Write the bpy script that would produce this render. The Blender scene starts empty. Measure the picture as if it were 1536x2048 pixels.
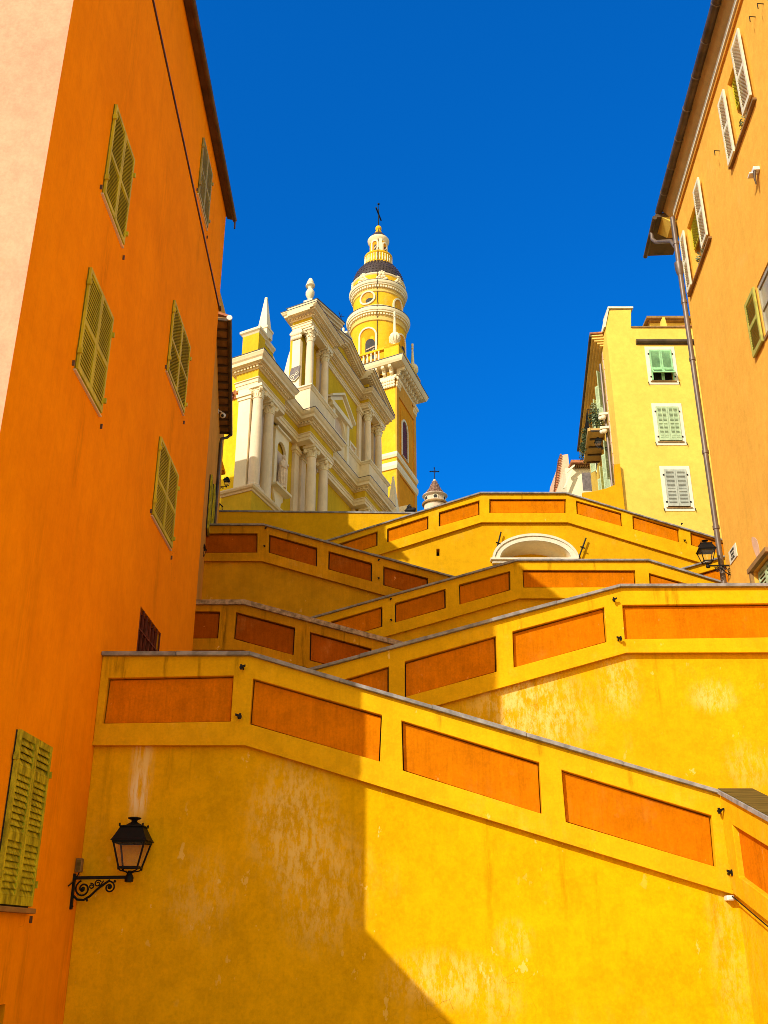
import bpy, bmesh, math, random
from mathutils import Vector, Matrix
from mathutils.geometry import tessellate_polygon
random.seed(7)
SC = bpy.context.scene
COL = SC.collection
PI = math.pi

# ------------------------------------------------------------------ camera
FPX = 2000.0; PITCH = math.radians(23.15); EYE = Vector((0, 0, 1.6))
cam_d = bpy.data.cameras.new('camera'); cam = bpy.data.objects.new('camera', cam_d); COL.objects.link(cam)
cam.location = EYE; cam.rotation_euler = (PI/2 + PITCH, 0, 0)
cam_d.sensor_fit = 'VERTICAL'; cam_d.sensor_height = 36; cam_d.lens = 36*FPX/2048
cam_d.clip_end = 5000; cam_d.clip_start = 0.1
SC.camera = cam

def ray(x, y):
    a = (x-768)/FPX; b = (1024-y)/FPX; c, s = math.cos(PITCH), math.sin(PITCH)
    return Vector((a, c-b*s, s+b*c))
def at(x, y, D):                       # survey point on the frontal plane Y = D
    r = ray(x, y); return EYE + r*(D/r.y)
def atx(x, y, X):                      # survey point on the plane X = X
    r = ray(x, y); return EYE + r*(X/r.x)
def atp(x, y, p0, n):                  # survey point on any plane
    r = ray(x, y); return EYE + r*((Vector(p0)-EYE).dot(Vector(n))/r.dot(Vector(n)))

# ------------------------------------------------------------------ sun and sky
SUN = Vector((0.8, 1.0, -0.77)).normalized()
elev = math.asin(-SUN.z); rot = math.atan2(-SUN.x, -SUN.y)
ld = bpy.data.lights.new('sun', 'SUN'); ld.energy = 4.3; ld.angle = math.radians(0.5); ld.color = (1.0, 0.94, 0.84)
lo = bpy.data.objects.new('sun', ld); COL.objects.link(lo)
lo.rotation_euler = SUN.to_track_quat('-Z', 'Y').to_euler(); lo.location = (-30, -40, 60)
W = bpy.data.worlds.new('World'); SC.world = W; W.use_nodes = True
nt = W.node_tree; nt.nodes.clear()
wo = nt.nodes.new('ShaderNodeOutputWorld'); bg = nt.nodes.new('ShaderNodeBackground'); sky = nt.nodes.new('ShaderNodeTexSky')
sky.sky_type = 'NISHITA'; sky.sun_disc = False; sky.sun_elevation = elev; sky.sun_rotation = rot
sky.altitude = 100; sky.air_density = 1.0; sky.dust_density = 0.3; sky.ozone_density = 3.0
tc = nt.nodes.new('ShaderNodeTexCoord'); sx = nt.nodes.new('ShaderNodeSeparateXYZ')
mr = nt.nodes.new('ShaderNodeMapRange'); mr.inputs[1].default_value = -0.25; mr.inputs[2].default_value = 0.35
mz = nt.nodes.new('ShaderNodeMapRange'); mz.inputs[1].default_value = 0.35; mz.inputs[2].default_value = 0.75; mz.inputs[3].default_value = 0.80; mz.inputs[4].default_value = 0.98
mzc = nt.nodes.new('ShaderNodeMix'); mzc.data_type = 'RGBA'; mzc.blend_type = 'MULTIPLY'; mzc.inputs[0].default_value = 1
mixc = nt.nodes.new('ShaderNodeMix'); mixc.data_type = 'RGBA'
mixc.inputs[6].default_value = (3.5, 2.4, 1.25, 1)      # hazy, warmer sky around the sun (behind the viewer)
mixc.inputs[7].default_value = (0.012, 0.77, 1.68, 1)      # deep clear blue opposite the sun
mul = nt.nodes.new('ShaderNodeMix'); mul.data_type = 'RGBA'; mul.blend_type = 'MULTIPLY'; mul.inputs[0].default_value = 1
nt.links.new(tc.outputs['Generated'], sx.inputs[0]); nt.links.new(sx.outputs['Y'], mr.inputs[0])
nt.links.new(mr.outputs[0], mixc.inputs[0]); nt.links.new(sky.outputs[0], mul.inputs[6]); nt.links.new(mixc.outputs[2], mul.inputs[7])
nt.links.new(sx.outputs['Z'], mz.inputs[0]); nt.links.new(mul.outputs[2], mzc.inputs[6]); nt.links.new(mz.outputs[0], mzc.inputs[7]); nt.links.new(mzc.outputs[2], bg.inputs[0]); bg.inputs[1].default_value = 0.15; nt.links.new(bg.outputs[0], wo.inputs[0])
SC.view_settings.view_transform = 'Standard'; SC.view_settings.look = 'None'; SC.view_settings.exposure = 0
SC.render.engine = 'CYCLES'
SC.cycles.max_bounces = 8; SC.cycles.diffuse_bounces = 5
SC.cycles.use_denoising = True; SC.cycles.filter_width = 0.9

# ------------------------------------------------------------------ materials
def mat_new(name, rough=0.85, spec=0.2, metal=0.0):
    m = bpy.data.materials.new(name); m.use_nodes = True
    b = m.node_tree.nodes['Principled BSDF']
    b.inputs['Roughness'].default_value = rough; b.inputs['Specular IOR Level'].default_value = spec; b.inputs['Metallic'].default_value = metal
    return m, m.node_tree, b
def c4(c, k=1.0): return (min(c[0]*k, 1), min(c[1]*k, 1), min(c[2]*k, 1), 1)
class NT:
    def __init__(s, t):
        s.t = t; s.tc = t.nodes.new('ShaderNodeTexCoord'); s.P = s.tc.outputs['Object']
    def L(s, a, b): s.t.links.new(a, b)
    def mapped(s, scale, loc=(0, 0, 0)):
        m = s.t.nodes.new('ShaderNodeMapping'); m.inputs['Scale'].default_value = scale; m.inputs['Location'].default_value = loc
        s.L(s.P, m.inputs[0]); return m.outputs[0]
    def noise(s, vec, scale, detail=5, rough=0.6):
        n = s.t.nodes.new('ShaderNodeTexNoise'); n.inputs['Scale'].default_value = scale; n.inputs['Detail'].default_value = detail
        n.inputs['Roughness'].default_value = rough; s.L(vec, n.inputs['Vector']); return n.outputs['Fac']
    def rng(s, v, a, b, lo=0.0, hi=1.0):
        n = s.t.nodes.new('ShaderNodeMapRange'); n.interpolation_type = 'SMOOTHSTEP'
        for i, q in enumerate((a, b, lo, hi)): n.inputs[i+1].default_value = q
        s.L(v, n.inputs[0]); return n.outputs[0]
    def math(s, op, a, b):
        n = s.t.nodes.new('ShaderNodeMath'); n.operation = op
        for i, q in enumerate((a, b)):
            if isinstance(q, (int, float)): n.inputs[i].default_value = q
            else: s.L(q, n.inputs[i])
        return n.outputs[0]
    def mix(s, f, a, b, bt='MIX'):
        n = s.t.nodes.new('ShaderNodeMix'); n.data_type = 'RGBA'; n.blend_type = bt
        for i, q in ((0, f), (6, a), (7, b)):
            if isinstance(q, (int, float)): n.inputs[i].default_value = q
            elif isinstance(q, tuple): n.inputs[i].default_value = q
            else: s.L(q, n.inputs[i])
        return n.outputs[2]
    def bump(s, h, strength, dist, bsdf):
        n = s.t.nodes.new('ShaderNodeBump'); n.inputs['Strength'].default_value = strength; n.inputs['Distance'].default_value = dist
        s.L(h, n.inputs['Height']); s.L(n.outputs[0], bsdf.inputs['Normal'])
    def patch(s, c, r):
        v = s.t.nodes.new('ShaderNodeVectorMath'); v.operation = 'SUBTRACT'; s.L(s.P, v.inputs[0]); v.inputs[1].default_value = c
        d = s.t.nodes.new('ShaderNodeVectorMath'); d.operation = 'DIVIDE'; s.L(v.outputs[0], d.inputs[0]); d.inputs[1].default_value = r
        l = s.t.nodes.new('ShaderNodeVectorMath'); l.operation = 'LENGTH'; s.L(d.outputs[0], l.inputs[0])
        return s.rng(l.outputs['Value'], 1.0, 0.25)

def plaster(name, base, dark=0.78, light=1.12, streak=0.35, pale=None, pale_amt=0.0, bump=0.25, patches=(), cracks=(), seed=0.0, fine=0.10, stains=(), grain=30, chips=0.0, drips=(), vary=0.0):
    m, t, b = mat_new(name, 0.95, 0.03); n = NT(t)
    P = n.mapped((1, 1, 1), (seed, seed*1.7, seed*.6))
    big = n.rng(n.noise(P, 0.55, 7, 0.62), 0.36, 0.66)
    col = n.mix(big, c4(base, dark), c4(base, light))
    sv = n.mapped((2.6, 2.6, 0.22), (seed*3, seed, seed))
    st = n.noise(sv, 1.5, 6, 0.65)
    col = n.mix(n.math('MULTIPLY', n.rng(st, 0.5, 0.72), streak), col, c4(base, dark*0.8))
    col = n.mix(n.math('MULTIPLY', n.rng(st, 0.48, 0.26), streak*0.8), col, c4(base, light*1.1))
    fs = n.noise(n.mapped((13, 13, .8), (seed, 2, seed)), 2.2, 4, 0.7)
    col = n.mix(n.math('MULTIPLY', n.rng(fs, 0.46, 0.70), streak*.55), col, c4(base, dark*0.72))
    col = n.mix(n.math('MULTIPLY', n.rng(fs, 0.48, 0.30), streak*.4), col, c4(base, light*1.12))
    md = n.noise(P, 4.5, 6, 0.75)
    col = n.mix(fine*1.6, col, n.mix(n.rng(md, 0.36, 0.64), c4(base, 0.6), c4(base, 1.3)))
    fn = n.noise(P, grain, 4, 0.75)
    col = n.mix(fine, col, n.mix(n.rng(fn, 0.3, 0.7), c4(base, 0.55), c4(base, 1.5)))
    if pale:
        pn = n.math('MULTIPLY', n.rng(n.noise(P, 0.9, 9, 0.72), 0.52, 0.72), n.rng(n.noise(n.mapped((3, 3, .6), (seed, 3, 2)), 1.6, 8, 0.75), 0.42, 0.68))
        if pale_amt: col = n.mix(n.math('MULTIPLY', pn, pale_amt), col, c4(pale))
        if patches:
            brush = n.rng(n.noise(n.mapped((5, 5, 1.7), (seed, 1, 4)), 1.7, 10, 0.82), 0.45, 0.57)
            for (c, r, a) in patches:
                col = n.mix(n.math('MULTIPLY', n.math('MULTIPLY', n.patch(c, r), brush), a*.72), col, c4(pale))
    for (c, r, a, sc) in stains:
        col = n.mix(n.math('MULTIPLY', n.math('MULTIPLY', n.patch(c, r), n.rng(n.noise(n.mapped((6, 6, .5), (seed, 2, 2)), 2.0, 6, 0.7), 0.40, 0.56)), a), col, c4(sc))
    if drips:
        dm = None
        wob = n.rng(n.noise(n.mapped((9, 9, .9), (seed, 0, 3)), 2.0, 6, 0.7), 0.38, 0.62)
        for (c, r, k) in drips:
            p_ = n.math('MULTIPLY', n.patch(c, r), k); dm = p_ if dm is None else n.math('MAXIMUM', dm, p_)
        col = n.mix(n.math('MULTIPLY', dm, wob), col, c4(base, 0.34))
    if chips:
        cn = n.noise(n.mapped((1, 1, .55), (seed, 5, 1)), 5.5, 5, 0.62); den = n.rng(n.noise(P, 0.6, 3), 0.42, 0.62)
        col = n.mix(n.math('MULTIPLY', n.math('MULTIPLY', n.rng(cn, 0.665, 0.68), den), chips), col, c4(pale or base, 1.05))
    for (c, r) in cracks:
        v = t.nodes.new('ShaderNodeTexVoronoi'); v.feature = 'DISTANCE_TO_EDGE'; v.inputs['Scale'].default_value = 2.2
        nn = t.nodes.new('ShaderNodeTexNoise'); nn.inputs['Scale'].default_value = 3.5; nn.inputs['Detail'].default_value = 8; n.L(n.P, nn.inputs['Vector'])
        wv = n.mix(0.16, n.P, nn.outputs['Color']); n.L(wv, v.inputs['Vector']); v.inputs['Scale'].default_value = 3.4
        cm = n.math('MULTIPLY', n.math('MULTIPLY', n.rng(v.outputs['Distance'], 0.010, 0.002), n.rng(n.noise(P, 1.7, 3), 0.46, 0.6)), n.patch(c, r))
        col = n.mix(n.math('MULTIPLY', cm, 0.7), col, c4(base, 0.25))
    if vary:
        oi = t.nodes.new('ShaderNodeObjectInfo'); col = n.mix(n.rng(oi.outputs['Random'], 0, 1, 0, vary), col, c4(base, 0.55))
    n.L(col, b.inputs['Base Color'])
    hb = n.math('ADD', n.math('MULTIPLY', fn, 0.5), n.noise(P, 7, 5, 0.6))
    n.bump(hb, bump, 0.02, b)
    return m
def plain(name, base, rough=0.7, spec=0.3, metal=0, var=0.25, scale=3.0, bump=0.0, stretch=(1, 1, 1)):
    m, t, b = mat_new(name, rough, spec, metal); n = NT(t)
    f = n.noise(n.mapped(stretch), scale, 6, 0.65)
    n.L(n.mix(n.rng(f, 0.3, 0.7), c4(base, 1-var), c4(base, 1+var)), b.inputs['Base Color'])
    if bump: n.bump(f, bump, 0.01, b)
    return m
def glassy(name, tint=(0.75, 0.78, 0.78), keep=0.75):
    m = bpy.data.materials.new(name); m.use_nodes = True; t = m.node_tree; t.nodes.clear()
    o = t.nodes.new('ShaderNodeOutputMaterial'); a = t.nodes.new('ShaderNodeBsdfTransparent'); g = t.nodes.new('ShaderNodeBsdfPrincipled')
    a.inputs[0].default_value = c4(tint); g.inputs['Base Color'].default_value = c4(tint, .6); g.inputs['Roughness'].default_value = 0.12
    mx = t.nodes.new('ShaderNodeMixShader'); mx.inputs[0].default_value = 1-keep
    t.links.new(a.outputs[0], mx.inputs[1]); t.links.new(g.outputs[0], mx.inputs[2]); t.links.new(mx.outputs[0], o.inputs[0]); return m

YEL = (0.80, 0.425, 0.002); PALE = (0.90, 0.66, 0.20); ORG = (0.67, 0.195, 0.001)
A1 = at
M = {}
_r = random.Random(21)
def drip_set(pts, D, n, kmin, kmax, h):
    out = []
    for _ in range(n):
        i = _r.randrange(len(pts)-1); t = _r.random(); x = pts[i][0]+(pts[i+1][0]-pts[i][0])*t; y = pts[i][1]+(pts[i+1][1]-pts[i][1])*t
        p = at(x, y, D); hh = h*_r.uniform(.5, 1.2); out.append((Vector((p.x, D, p.z-hh*.45)), (_r.uniform(.035, .10), .6, hh), _r.uniform(kmin, kmax)))
    return out
BD = drip_set([(215, 1312), (500, 1310), (1440, 1588)], 13, 10, .35, .8, .35)+drip_set([(700, 1322), (1240, 1178), (1530, 1175)], 15.6, 7, .35, .8, .35)+drip_set([(700, 1068), (960, 988), (1130, 986), (1400, 1068)], 30, 4, .3, .6, .4)+drip_set([(700, 1215), (1035, 1122), (1290, 1122)], 25, 4, .4, .7, .4)
WD3 = drip_set([(410, 1210), (490, 1210), (780, 1288)], 22.2, 7, .6, .9, .7)+drip_set([(420, 1051), (527, 1051), (850, 1140)], 27, 5, .5, .8, .6)+[(at(448, 1250, 22.2), (.12, .8, 1.1), .9), (at(608, 1295, 22.2), (.10, .8, .8), .9)]
WD1 = drip_set([(200, 1490), (480, 1490), (1460, 1795)], 13, 9, .2, .45, 1.0)
WD2 = drip_set([(860, 1415), (1240, 1312), (1530, 1310)], 15.6, 7, .2, .45, .9)
WL = []
for (x, y) in ((222, 440), (172, 780), (350, 790), (322, 1070), (403, 425), (25, 1830), (60, 1830)):
    p = atx(x, y, -3.75); WL.append((Vector((-3.75, p.y, p.z-.75)), (1.5, .22, .95), .3))
for (x, y, ry, rz, k) in ((260, 150, .5, 2.5, .25), (330, 420, .8, 2.0, .25), (280, 1000, .7, 1.4, .22), (110, 1600, .35, 1.6, .35), (160, 1800, .3, 1.2, .4), (130, 1950, .4, .9, .45), (60, 1200, .5, 1.6, .25)):
    p = atx(x, y, -3.75); WL.append((p, (1.5, ry, rz), k*.6))
M['wall1'] = plaster('yellow plaster of the front wall', YEL, 0.86, 1.08, 0.28, PALE, 0.16, 0.22, seed=1.0, drips=WD1, chips=.5,
    patches=[(at(580, 1640, 13), (.75, 1.5, 1.0), .85), (at(640, 1760, 13), (.75, 1.5, 1.05), .75), (at(400, 1790, 13), (.6, 1.5, .7), .4),
             (at(880, 1960, 13), (.9, 1.5, .4), .7), (at(1030, 1880, 13), (.3, 1.5, .3), .5), (at(985, 1995, 13), (.5, 1.5, .4), .35), (at(1460, 1900, 13), (.3, 1.5, 1.2), .35)],
    cracks=[(at(960, 1985, 13), (1.1, 2, .6))], fine=.17,
    stains=[(at(280, 1540, 13), (.19, 1, 1.0), .85, (.9, .68, .25)), (at(275, 1585, 13), (.17, 1, .35), 1.0, (.9, .74, .45))])
M['wall2'] = plaster('yellow plaster of the second wall', (0.80, 0.42, 0.004), 0.88, 1.06, 0.22, PALE, 0.14, 0.22, seed=4.0, drips=WD2, chips=.5,
    patches=[(at(1060, 1420, 15.6), (1.3, 2, 1.0), 1.0), (at(1010, 1360, 15.6), (.8, 2, .45), .8), (at(1430, 1390, 15.6), (.5, 2, .35), .8), (at(1240, 1360, 15.6), (.45, 2, .7), .7), (at(1500, 1530, 15.6), (.5, 2, .5), .4)],
    cracks=[(at(1060, 1440, 15.6), (1.5, 2, .7))], fine=.15)
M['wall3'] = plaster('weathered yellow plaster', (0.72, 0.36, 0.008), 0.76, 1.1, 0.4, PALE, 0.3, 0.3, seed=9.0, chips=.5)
M['wall4'] = plaster('yellow plaster of the upper ramps', (0.76, 0.40, 0.006), 0.84, 1.08, 0.28, PALE, 0.22, 0.25, seed=13.0)
M['band'] = plaster('yellow plaster of the parapet bands', (0.80, 0.43, 0.006), 0.86, 1.06, 0.28, PALE, 0.2, 0.2, seed=2.0, drips=BD, chips=.5, fine=.14)
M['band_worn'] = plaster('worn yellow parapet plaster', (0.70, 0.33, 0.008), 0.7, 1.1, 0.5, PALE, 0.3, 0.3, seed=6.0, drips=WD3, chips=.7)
M['panel'] = plaster('orange plaster of the recessed panels', ORG, 0.76, 1.16, 0.85, (0.9, 0.42, 0.12), 0.22, 0.3, seed=3.0, fine=0.18, chips=.55, vary=.28)
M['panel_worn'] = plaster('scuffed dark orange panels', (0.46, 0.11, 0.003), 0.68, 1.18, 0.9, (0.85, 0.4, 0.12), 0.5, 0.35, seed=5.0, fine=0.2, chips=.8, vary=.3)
M['orange'] = plaster('deep orange render of the tall house', (1.0, 0.33, 0.001), 0.90, 1.05, 0.30, None, 0, 0.2, seed=21.0, fine=0.08,
    drips=WL, cracks=[(atx(345, 1130, -3.75), (1.5, .5, .9)), (atx(60, 1750, -3.75), (1.5, .4, .8))])
M['olive_back'] = plain('shaded shutter backing', (0.22, 0.20, 0.012), 0.8, 0.1, 0, 0.3, 5)
M['grey_shutter'] = plain('grey green shutter paint', (0.44, 0.45, 0.36), 0.6, 0.3, 0, 0.15, 5)
M['warm_tan'] = plaster('warm tan stucco', (0.80, 0.54, 0.16), 0.86, 1.06, 0.25, seed=75.0)
M['peach'] = plaster('sunlit peach render', (0.88, 0.37, 0.235), 0.9, 1.06, 0.15, (0.8, 0.3, 0.12), 0.5, 0.3, seed=25.0, fine=0.14)
M['ochre'] = plaster('ochre render with brushed streaks', (0.95, 0.475, 0.075), 0.92, 1.04, 0.38, (0.95, .62, .22), 0.25, 0.3, seed=31.0, fine=0.12)
M['ochre_dark'] = plaster('dark ochre trim', (0.70, 0.33, 0.05), 0.85, 1.08, 0.3, seed=33.0)  # darker ochre for walls, strips and fillets
M['lemon'] = plaster('lemon yellow render', (0.86, 0.56, 0.10), 0.9, 1.05, 0.15, (0.8, 0.48, 0.05), 0.25, 0.2, seed=41.0)
M['white_trim'] = plaster('off white painted surround', (0.80, 0.74, 0.55), 0.93, 1.04, 0.15, seed=43.0)
M['cream'] = plaster('cream stucco of the church', (0.84, 0.68, 0.42), 0.88, 1.06, 0.3, seed=51.0, fine=0.06, bump=0.12)
M['cream_hi'] = plaster('pale ivory stucco', (0.86, 0.74, 0.50), 0.9, 1.05, 0.2, seed=52.0, fine=0.05, bump=0.1)
M['column'] = plaster('pinkish ivory column stucco', (0.82, 0.66, 0.46), 0.88, 1.06, 0.4, seed=53.0, fine=0.05, bump=0.1)
M['ch_yellow'] = plaster('mustard stucco of the church walls', (0.66, 0.43, 0.025), 0.86, 1.06, 0.4, seed=55.0, fine=0.08, bump=0.15)
M['ch_bright'] = plaster('bright yellow stucco', (0.88, 0.56, 0.02), 0.85, 1.06, 0.3, (0.9, .75, .25), 0.4, 0.2, seed=57.0)
M['tw_yellow'] = plaster('golden stucco of the bell tower', (0.86, 0.47, 0.025), 0.85, 1.07, 0.3, (0.9, .72, .3), 0.35, 0.2, seed=58.0)
M['tw_orange'] = plaster('orange stucco of the tower panel', (0.78, 0.31, 0.015), 0.85, 1.1, 0.4, seed=59.0)
M['tan'] = plaster('tan soffit plaster', (0.60, 0.40, 0.15), 0.85, 1.06, 0.2, seed=71.0)
M['amber'] = plaster('amber orange render', (0.84, 0.36, 0.008), 0.86, 1.08, 0.4, seed=73.0)
M['pink'] = plaster('salmon pink render', (0.80, 0.50, 0.32), 0.9, 1.05, 0.2, seed=61.0)
M['cone'] = plaster('banded pale plaster', (0.64, 0.50, 0.37), 0.78, 1.1, 0.3, seed=63.0)
M['coping'] = plain('grey coping mortar', (0.27, 0.26, 0.25), 0.9, 0.2, 0, 0.35, 6, 0.3)
M['coping_stone'] = plain('rough stone coping', (0.40, 0.30, 0.20), 0.9, 0.2, 0, 0.5, 9, 0.5)
M['iron'] = plain('black painted iron', (0.006, 0.006, 0.006), 0.55, 0.18, 0, 0.4, 12)
M['pipe'] = plain('brown zinc downpipe', (0.145, 0.105, 0.075), 0.45, 0.5, 0.2, 0.3, 3, 0, (2, 2, .4))
M['gutter'] = plain('weathered brown gutter', (0.095, 0.062, 0.035), 0.5, 0.4, 0.2, 0.4, 2.5)
M['soffit'] = plain('brown timber soffit', (0.30, 0.17, 0.06), 0.85, 0.2, 0, 0.3, 4, 0.2, (1, .3, 1))  # brown of soffits, sills and lintels
M['tile'] = plain('terracotta roof tile', (0.42, 0.16, 0.07), 0.85, 0.2, 0, 0.45, 5, 0.3)
M['tile_brown'] = plain('mottled brown cone tile', (0.22, 0.12, 0.08), 0.6, 0.3, 0, 0.5, 5, 0.2)
M['tile_dark'] = plain('glazed dark brown tile', (0.06, 0.04, 0.034), 0.4, 0.35, 0, 0.5, 6, 0.2)
M['olive'] = plain('olive green shutter paint', (0.54, 0.50, 0.015), 0.6, 0.3, 0, 0.22, 5, 0.15, (1, 1, .3))
M['olive_worn'] = plain('flaking olive shutter paint', (0.40, 0.38, 0.015), 0.75, 0.2, 0, 0.5, 11, 0.4, (1, 1, .4))
M['sage'] = plain('sage green shutter paint', (0.36, 0.36, 0.11), 0.6, 0.3, 0, 0.2, 5)
M['mint'] = plain('mint green shutter paint', (0.30, 0.56, 0.27), 0.6, 0.3, 0, 0.18, 5)
M['pale_green'] = plain('pale green shutter paint', (0.43, 0.53, 0.30), 0.6, 0.3, 0, 0.15, 5)
M['cream_shutter'] = plain('ivory shutter paint', (0.76, 0.71, 0.50), 0.6, 0.3, 0, 0.12, 5)
M['lime'] = plain('lime green shutter paint', (0.44, 0.42, 0.07), 0.6, 0.3, 0, 0.2, 5)
M['dark'] = plain('dark window interior', (0.02, 0.018, 0.014), 0.6, 0.3, 0, 0.4, 3)
M['rust'] = plain('dark red painted bars', (0.13, 0.022, 0.008), 0.6, 0.3, 0, 0.4, 8)
M['grey_glass'] = plain('dusty grey window glass', (0.36, 0.33, 0.22), 0.3, 0.5, 0, 0.25, 2)
M['glass'] = glassy('lantern glass', (1.0, 0.97, 0.92), 0.93)
M['milk'] = plain('frosted lantern glass', (0.75, 0.68, 0.6), 0.3, 0.5, 0, 0.1, 3)
M['white'] = plain('white plastic', (0.75, 0.72, 0.66), 0.5, 0.4, 0, 0.08, 4)
M['dark_grey'] = plain('dark grey of pier shade and balcony', (0.16, 0.13, 0.12), 0.6, 0.3, 0, 0.3, 6)  # dark grey for the painted shade on the upper pier and a balcony front
M['leaf'] = plain('dark balcony foliage', (0.06, 0.09, 0.035), 0.7, 0.3, 0, 0.6, 20)
M['leaf2'] = plain('pale variegated leaves', (0.30, 0.33, 0.16), 0.7, 0.3, 0, 0.4, 20)
M['terracotta'] = plain('terracotta pot', (0.55, 0.20, 0.10), 0.8, 0.2, 0, 0.2, 5)
M['pinkbox'] = plain('pale marble planter', (0.60, 0.38, 0.24), 0.8, 0.2, 0, 0.3, 14)
M['black_cloth'] = plain('black cloth', (0.012, 0.011, 0.012), 0.7, 0.3, 0, 0.5, 9, 0.3)
M['paving'] = plain('stone paving', (0.34, 0.29, 0.22), 0.9, 0.2, 0, 0.25, 1.5, 0.3)
M['earth'] = plain('rocky hillside', (0.22, 0.18, 0.10), 0.95, 0.1, 0, 0.4, 0.6, 0.4)
M['board'] = plain('brown wooden boards', (0.13, 0.09, 0.02), 0.9, 0.1, 0, 0.4, 4, 0.3, (.4, 8, 8))
M['ink'] = plain('dark sign lettering', (0.05, 0.04, 0.03), 0.7, 0.2, 0, 0.1, 3)
M['statue'] = plain('pale carved stone', (0.74, 0.58, 0.42), 0.8, 0.2, 0, 0.15, 9, 0.3)

# ------------------------------------------------------------------ mesh builder
class MB:
    def __init__(s, tf=None): s.v = []; s.f = []; s.sm = []; s.tf = tf
    def P(s, p):
        p = Vector(p); s.v.append(s.tf(p) if s.tf else p); return len(s.v)-1
    def F(s, idx, sm=False): s.f.append(tuple(idx)); s.sm.append(sm)
    def hexa(s, p):                      # 8 points: bottom loop, top loop
        i = [s.P(q) for q in p]
        for q in ((0, 3, 2, 1), (4, 5, 6, 7), (0, 1, 5, 4), (1, 2, 6, 5), (2, 3, 7, 6), (3, 0, 4, 7)): s.F([i[k] for k in q])
    def box(s, x0, x1, y0, y1, z0, z1):
        s.hexa([(x0, y0, z0), (x1, y0, z0), (x1, y1, z0), (x0, y1, z0), (x0, y0, z1), (x1, y0, z1), (x1, y1, z1), (x0, y1, z1)])
    def taper(s, cx, cy, z0, z1, a0, b0, a1, b1):
        s.hexa([(cx-a0, cy-b0, z0), (cx+a0, cy-b0, z0), (cx+a0, cy+b0, z0), (cx-a0, cy+b0, z0), (cx-a1, cy-b1, z1), (cx+a1, cy-b1, z1), (cx+a1, cy+b1, z1), (cx-a1, cy+b1, z1)])
    def slab(s, outer, holes, ext):      # planar polygon with holes, thickened along ext
        ext = Vector(ext); loops = [[Vector(p) for p in outer]] + [[Vector(p) for p in h] for h in holes]
        tri = tessellate_polygon(loops); flat = [p for l in loops for p in l]
        a = [s.P(p) for p in flat]; b = [s.P(p+ext) for p in flat]
        for t in tri: s.F([a[k] for k in t]); s.F([b[k] for k in reversed(t)])
        o = 0
        for l in loops:
            n = len(l)
            for k in range(n):
                k2 = (k+1) % n; s.F([a[o+k], a[o+k2], b[o+k2], b[o+k]])
            o += n
    def lathe(s, c, prof, n=24, sm=True, a0=0.0, a1=2*PI, cap=True):
        full = abs(a1-a0-2*PI) < 1e-6; rings = []
        m = n if full else n+1
        for r, z in prof:
            rings.append([s.P((c[0]+r*math.cos(a0+(a1-a0)*k/n), c[1]+r*math.sin(a0+(a1-a0)*k/n), c[2]+z)) for k in range(m)])
        for i in range(len(rings)-1):
            for k in range(n):
                k2 = (k+1) % m; s.F([rings[i][k], rings[i][k2], rings[i+1][k2], rings[i+1][k]], sm)
        if cap:
            if prof[0][0] > 1e-4: s.F(list(reversed(rings[0])))
            if prof[-1][0] > 1e-4: s.F(rings[-1])
    def tube(s, pts, r, n=8, sm=True, closed=False, r2=None):
        pts = [Vector(p) for p in pts]; rings = []; N = len(pts)
        up = None
        for i, p in enumerate(pts):
            if closed: d = pts[(i+1) % N]-pts[i-1]
            else: d = pts[min(i+1, N-1)]-pts[max(i-1, 0)]
            d.normalize()
            if up is None:
                up = Vector((0, 0, 1)) if abs(d.z) < 0.9 else Vector((1, 0, 0))
            x = d.cross(up)
            if x.length < 1e-4: x = d.cross(Vector((0.3, 1, 0.2)))
            x.normalize(); y = x.cross(d).normalized(); up = y
            rr = r if r2 is None else r+(r2-r)*i/max(N-1, 1)
            rings.append([s.P(p+(x*math.cos(2*PI*k/n)+y*math.sin(2*PI*k/n))*rr) for k in range(n)])
        M_ = N if closed else N-1
        for i in range(M_):
            A = rings[i]; B = rings[(i+1) % N]
            for k in range(n): s.F([A[k], A[(k+1) % n], B[(k+1) % n], B[k]], sm)
        if not closed: s.F(list(reversed(rings[0]))); s.F(rings[-1])
    def bar(s, a, b, wv, hv):            # square bar from a to b with half widths as vectors
        a, b, wv, hv = map(Vector, (a, b, wv, hv))
        s.hexa([a-wv-hv, a+wv-hv, a+wv+hv, a-wv+hv, b-wv-hv, b+wv-hv, b+wv+hv, b-wv+hv])
    def sweep(s, plan, prof, close_ends=True):   # plan (u,w) polyline, profile (out,z) swept with mitred corners
        N = len(plan); offs = []
        for i in range(N):
            ns = []
            for a, b in ((i-1, i), (i, i+1)):
                if 0 <= a and b < N:
                    du, dw = plan[b][0]-plan[a][0], plan[b][1]-plan[a][1]; l = math.hypot(du, dw); ns.append((-dw/l, du/l))
            if len(ns) == 1: offs.append(ns[0])
            else:
                mx, my = ns[0][0]+ns[1][0], ns[0][1]+ns[1][1]; k = 2/(mx*mx+my*my); offs.append((mx*k, my*k))
        R = [[s.P((plan[i][0]+offs[i][0]*o, plan[i][1]+offs[i][1]*o, z)) for o, z in prof] for i in range(N)]
        n = len(prof)
        for i in range(N-1):
            for k in range(n): s.F([R[i][k], R[i+1][k], R[i+1][(k+1) % n], R[i][(k+1) % n]])
        s.F(list(reversed(R[0]))); s.F(R[-1])
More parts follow.
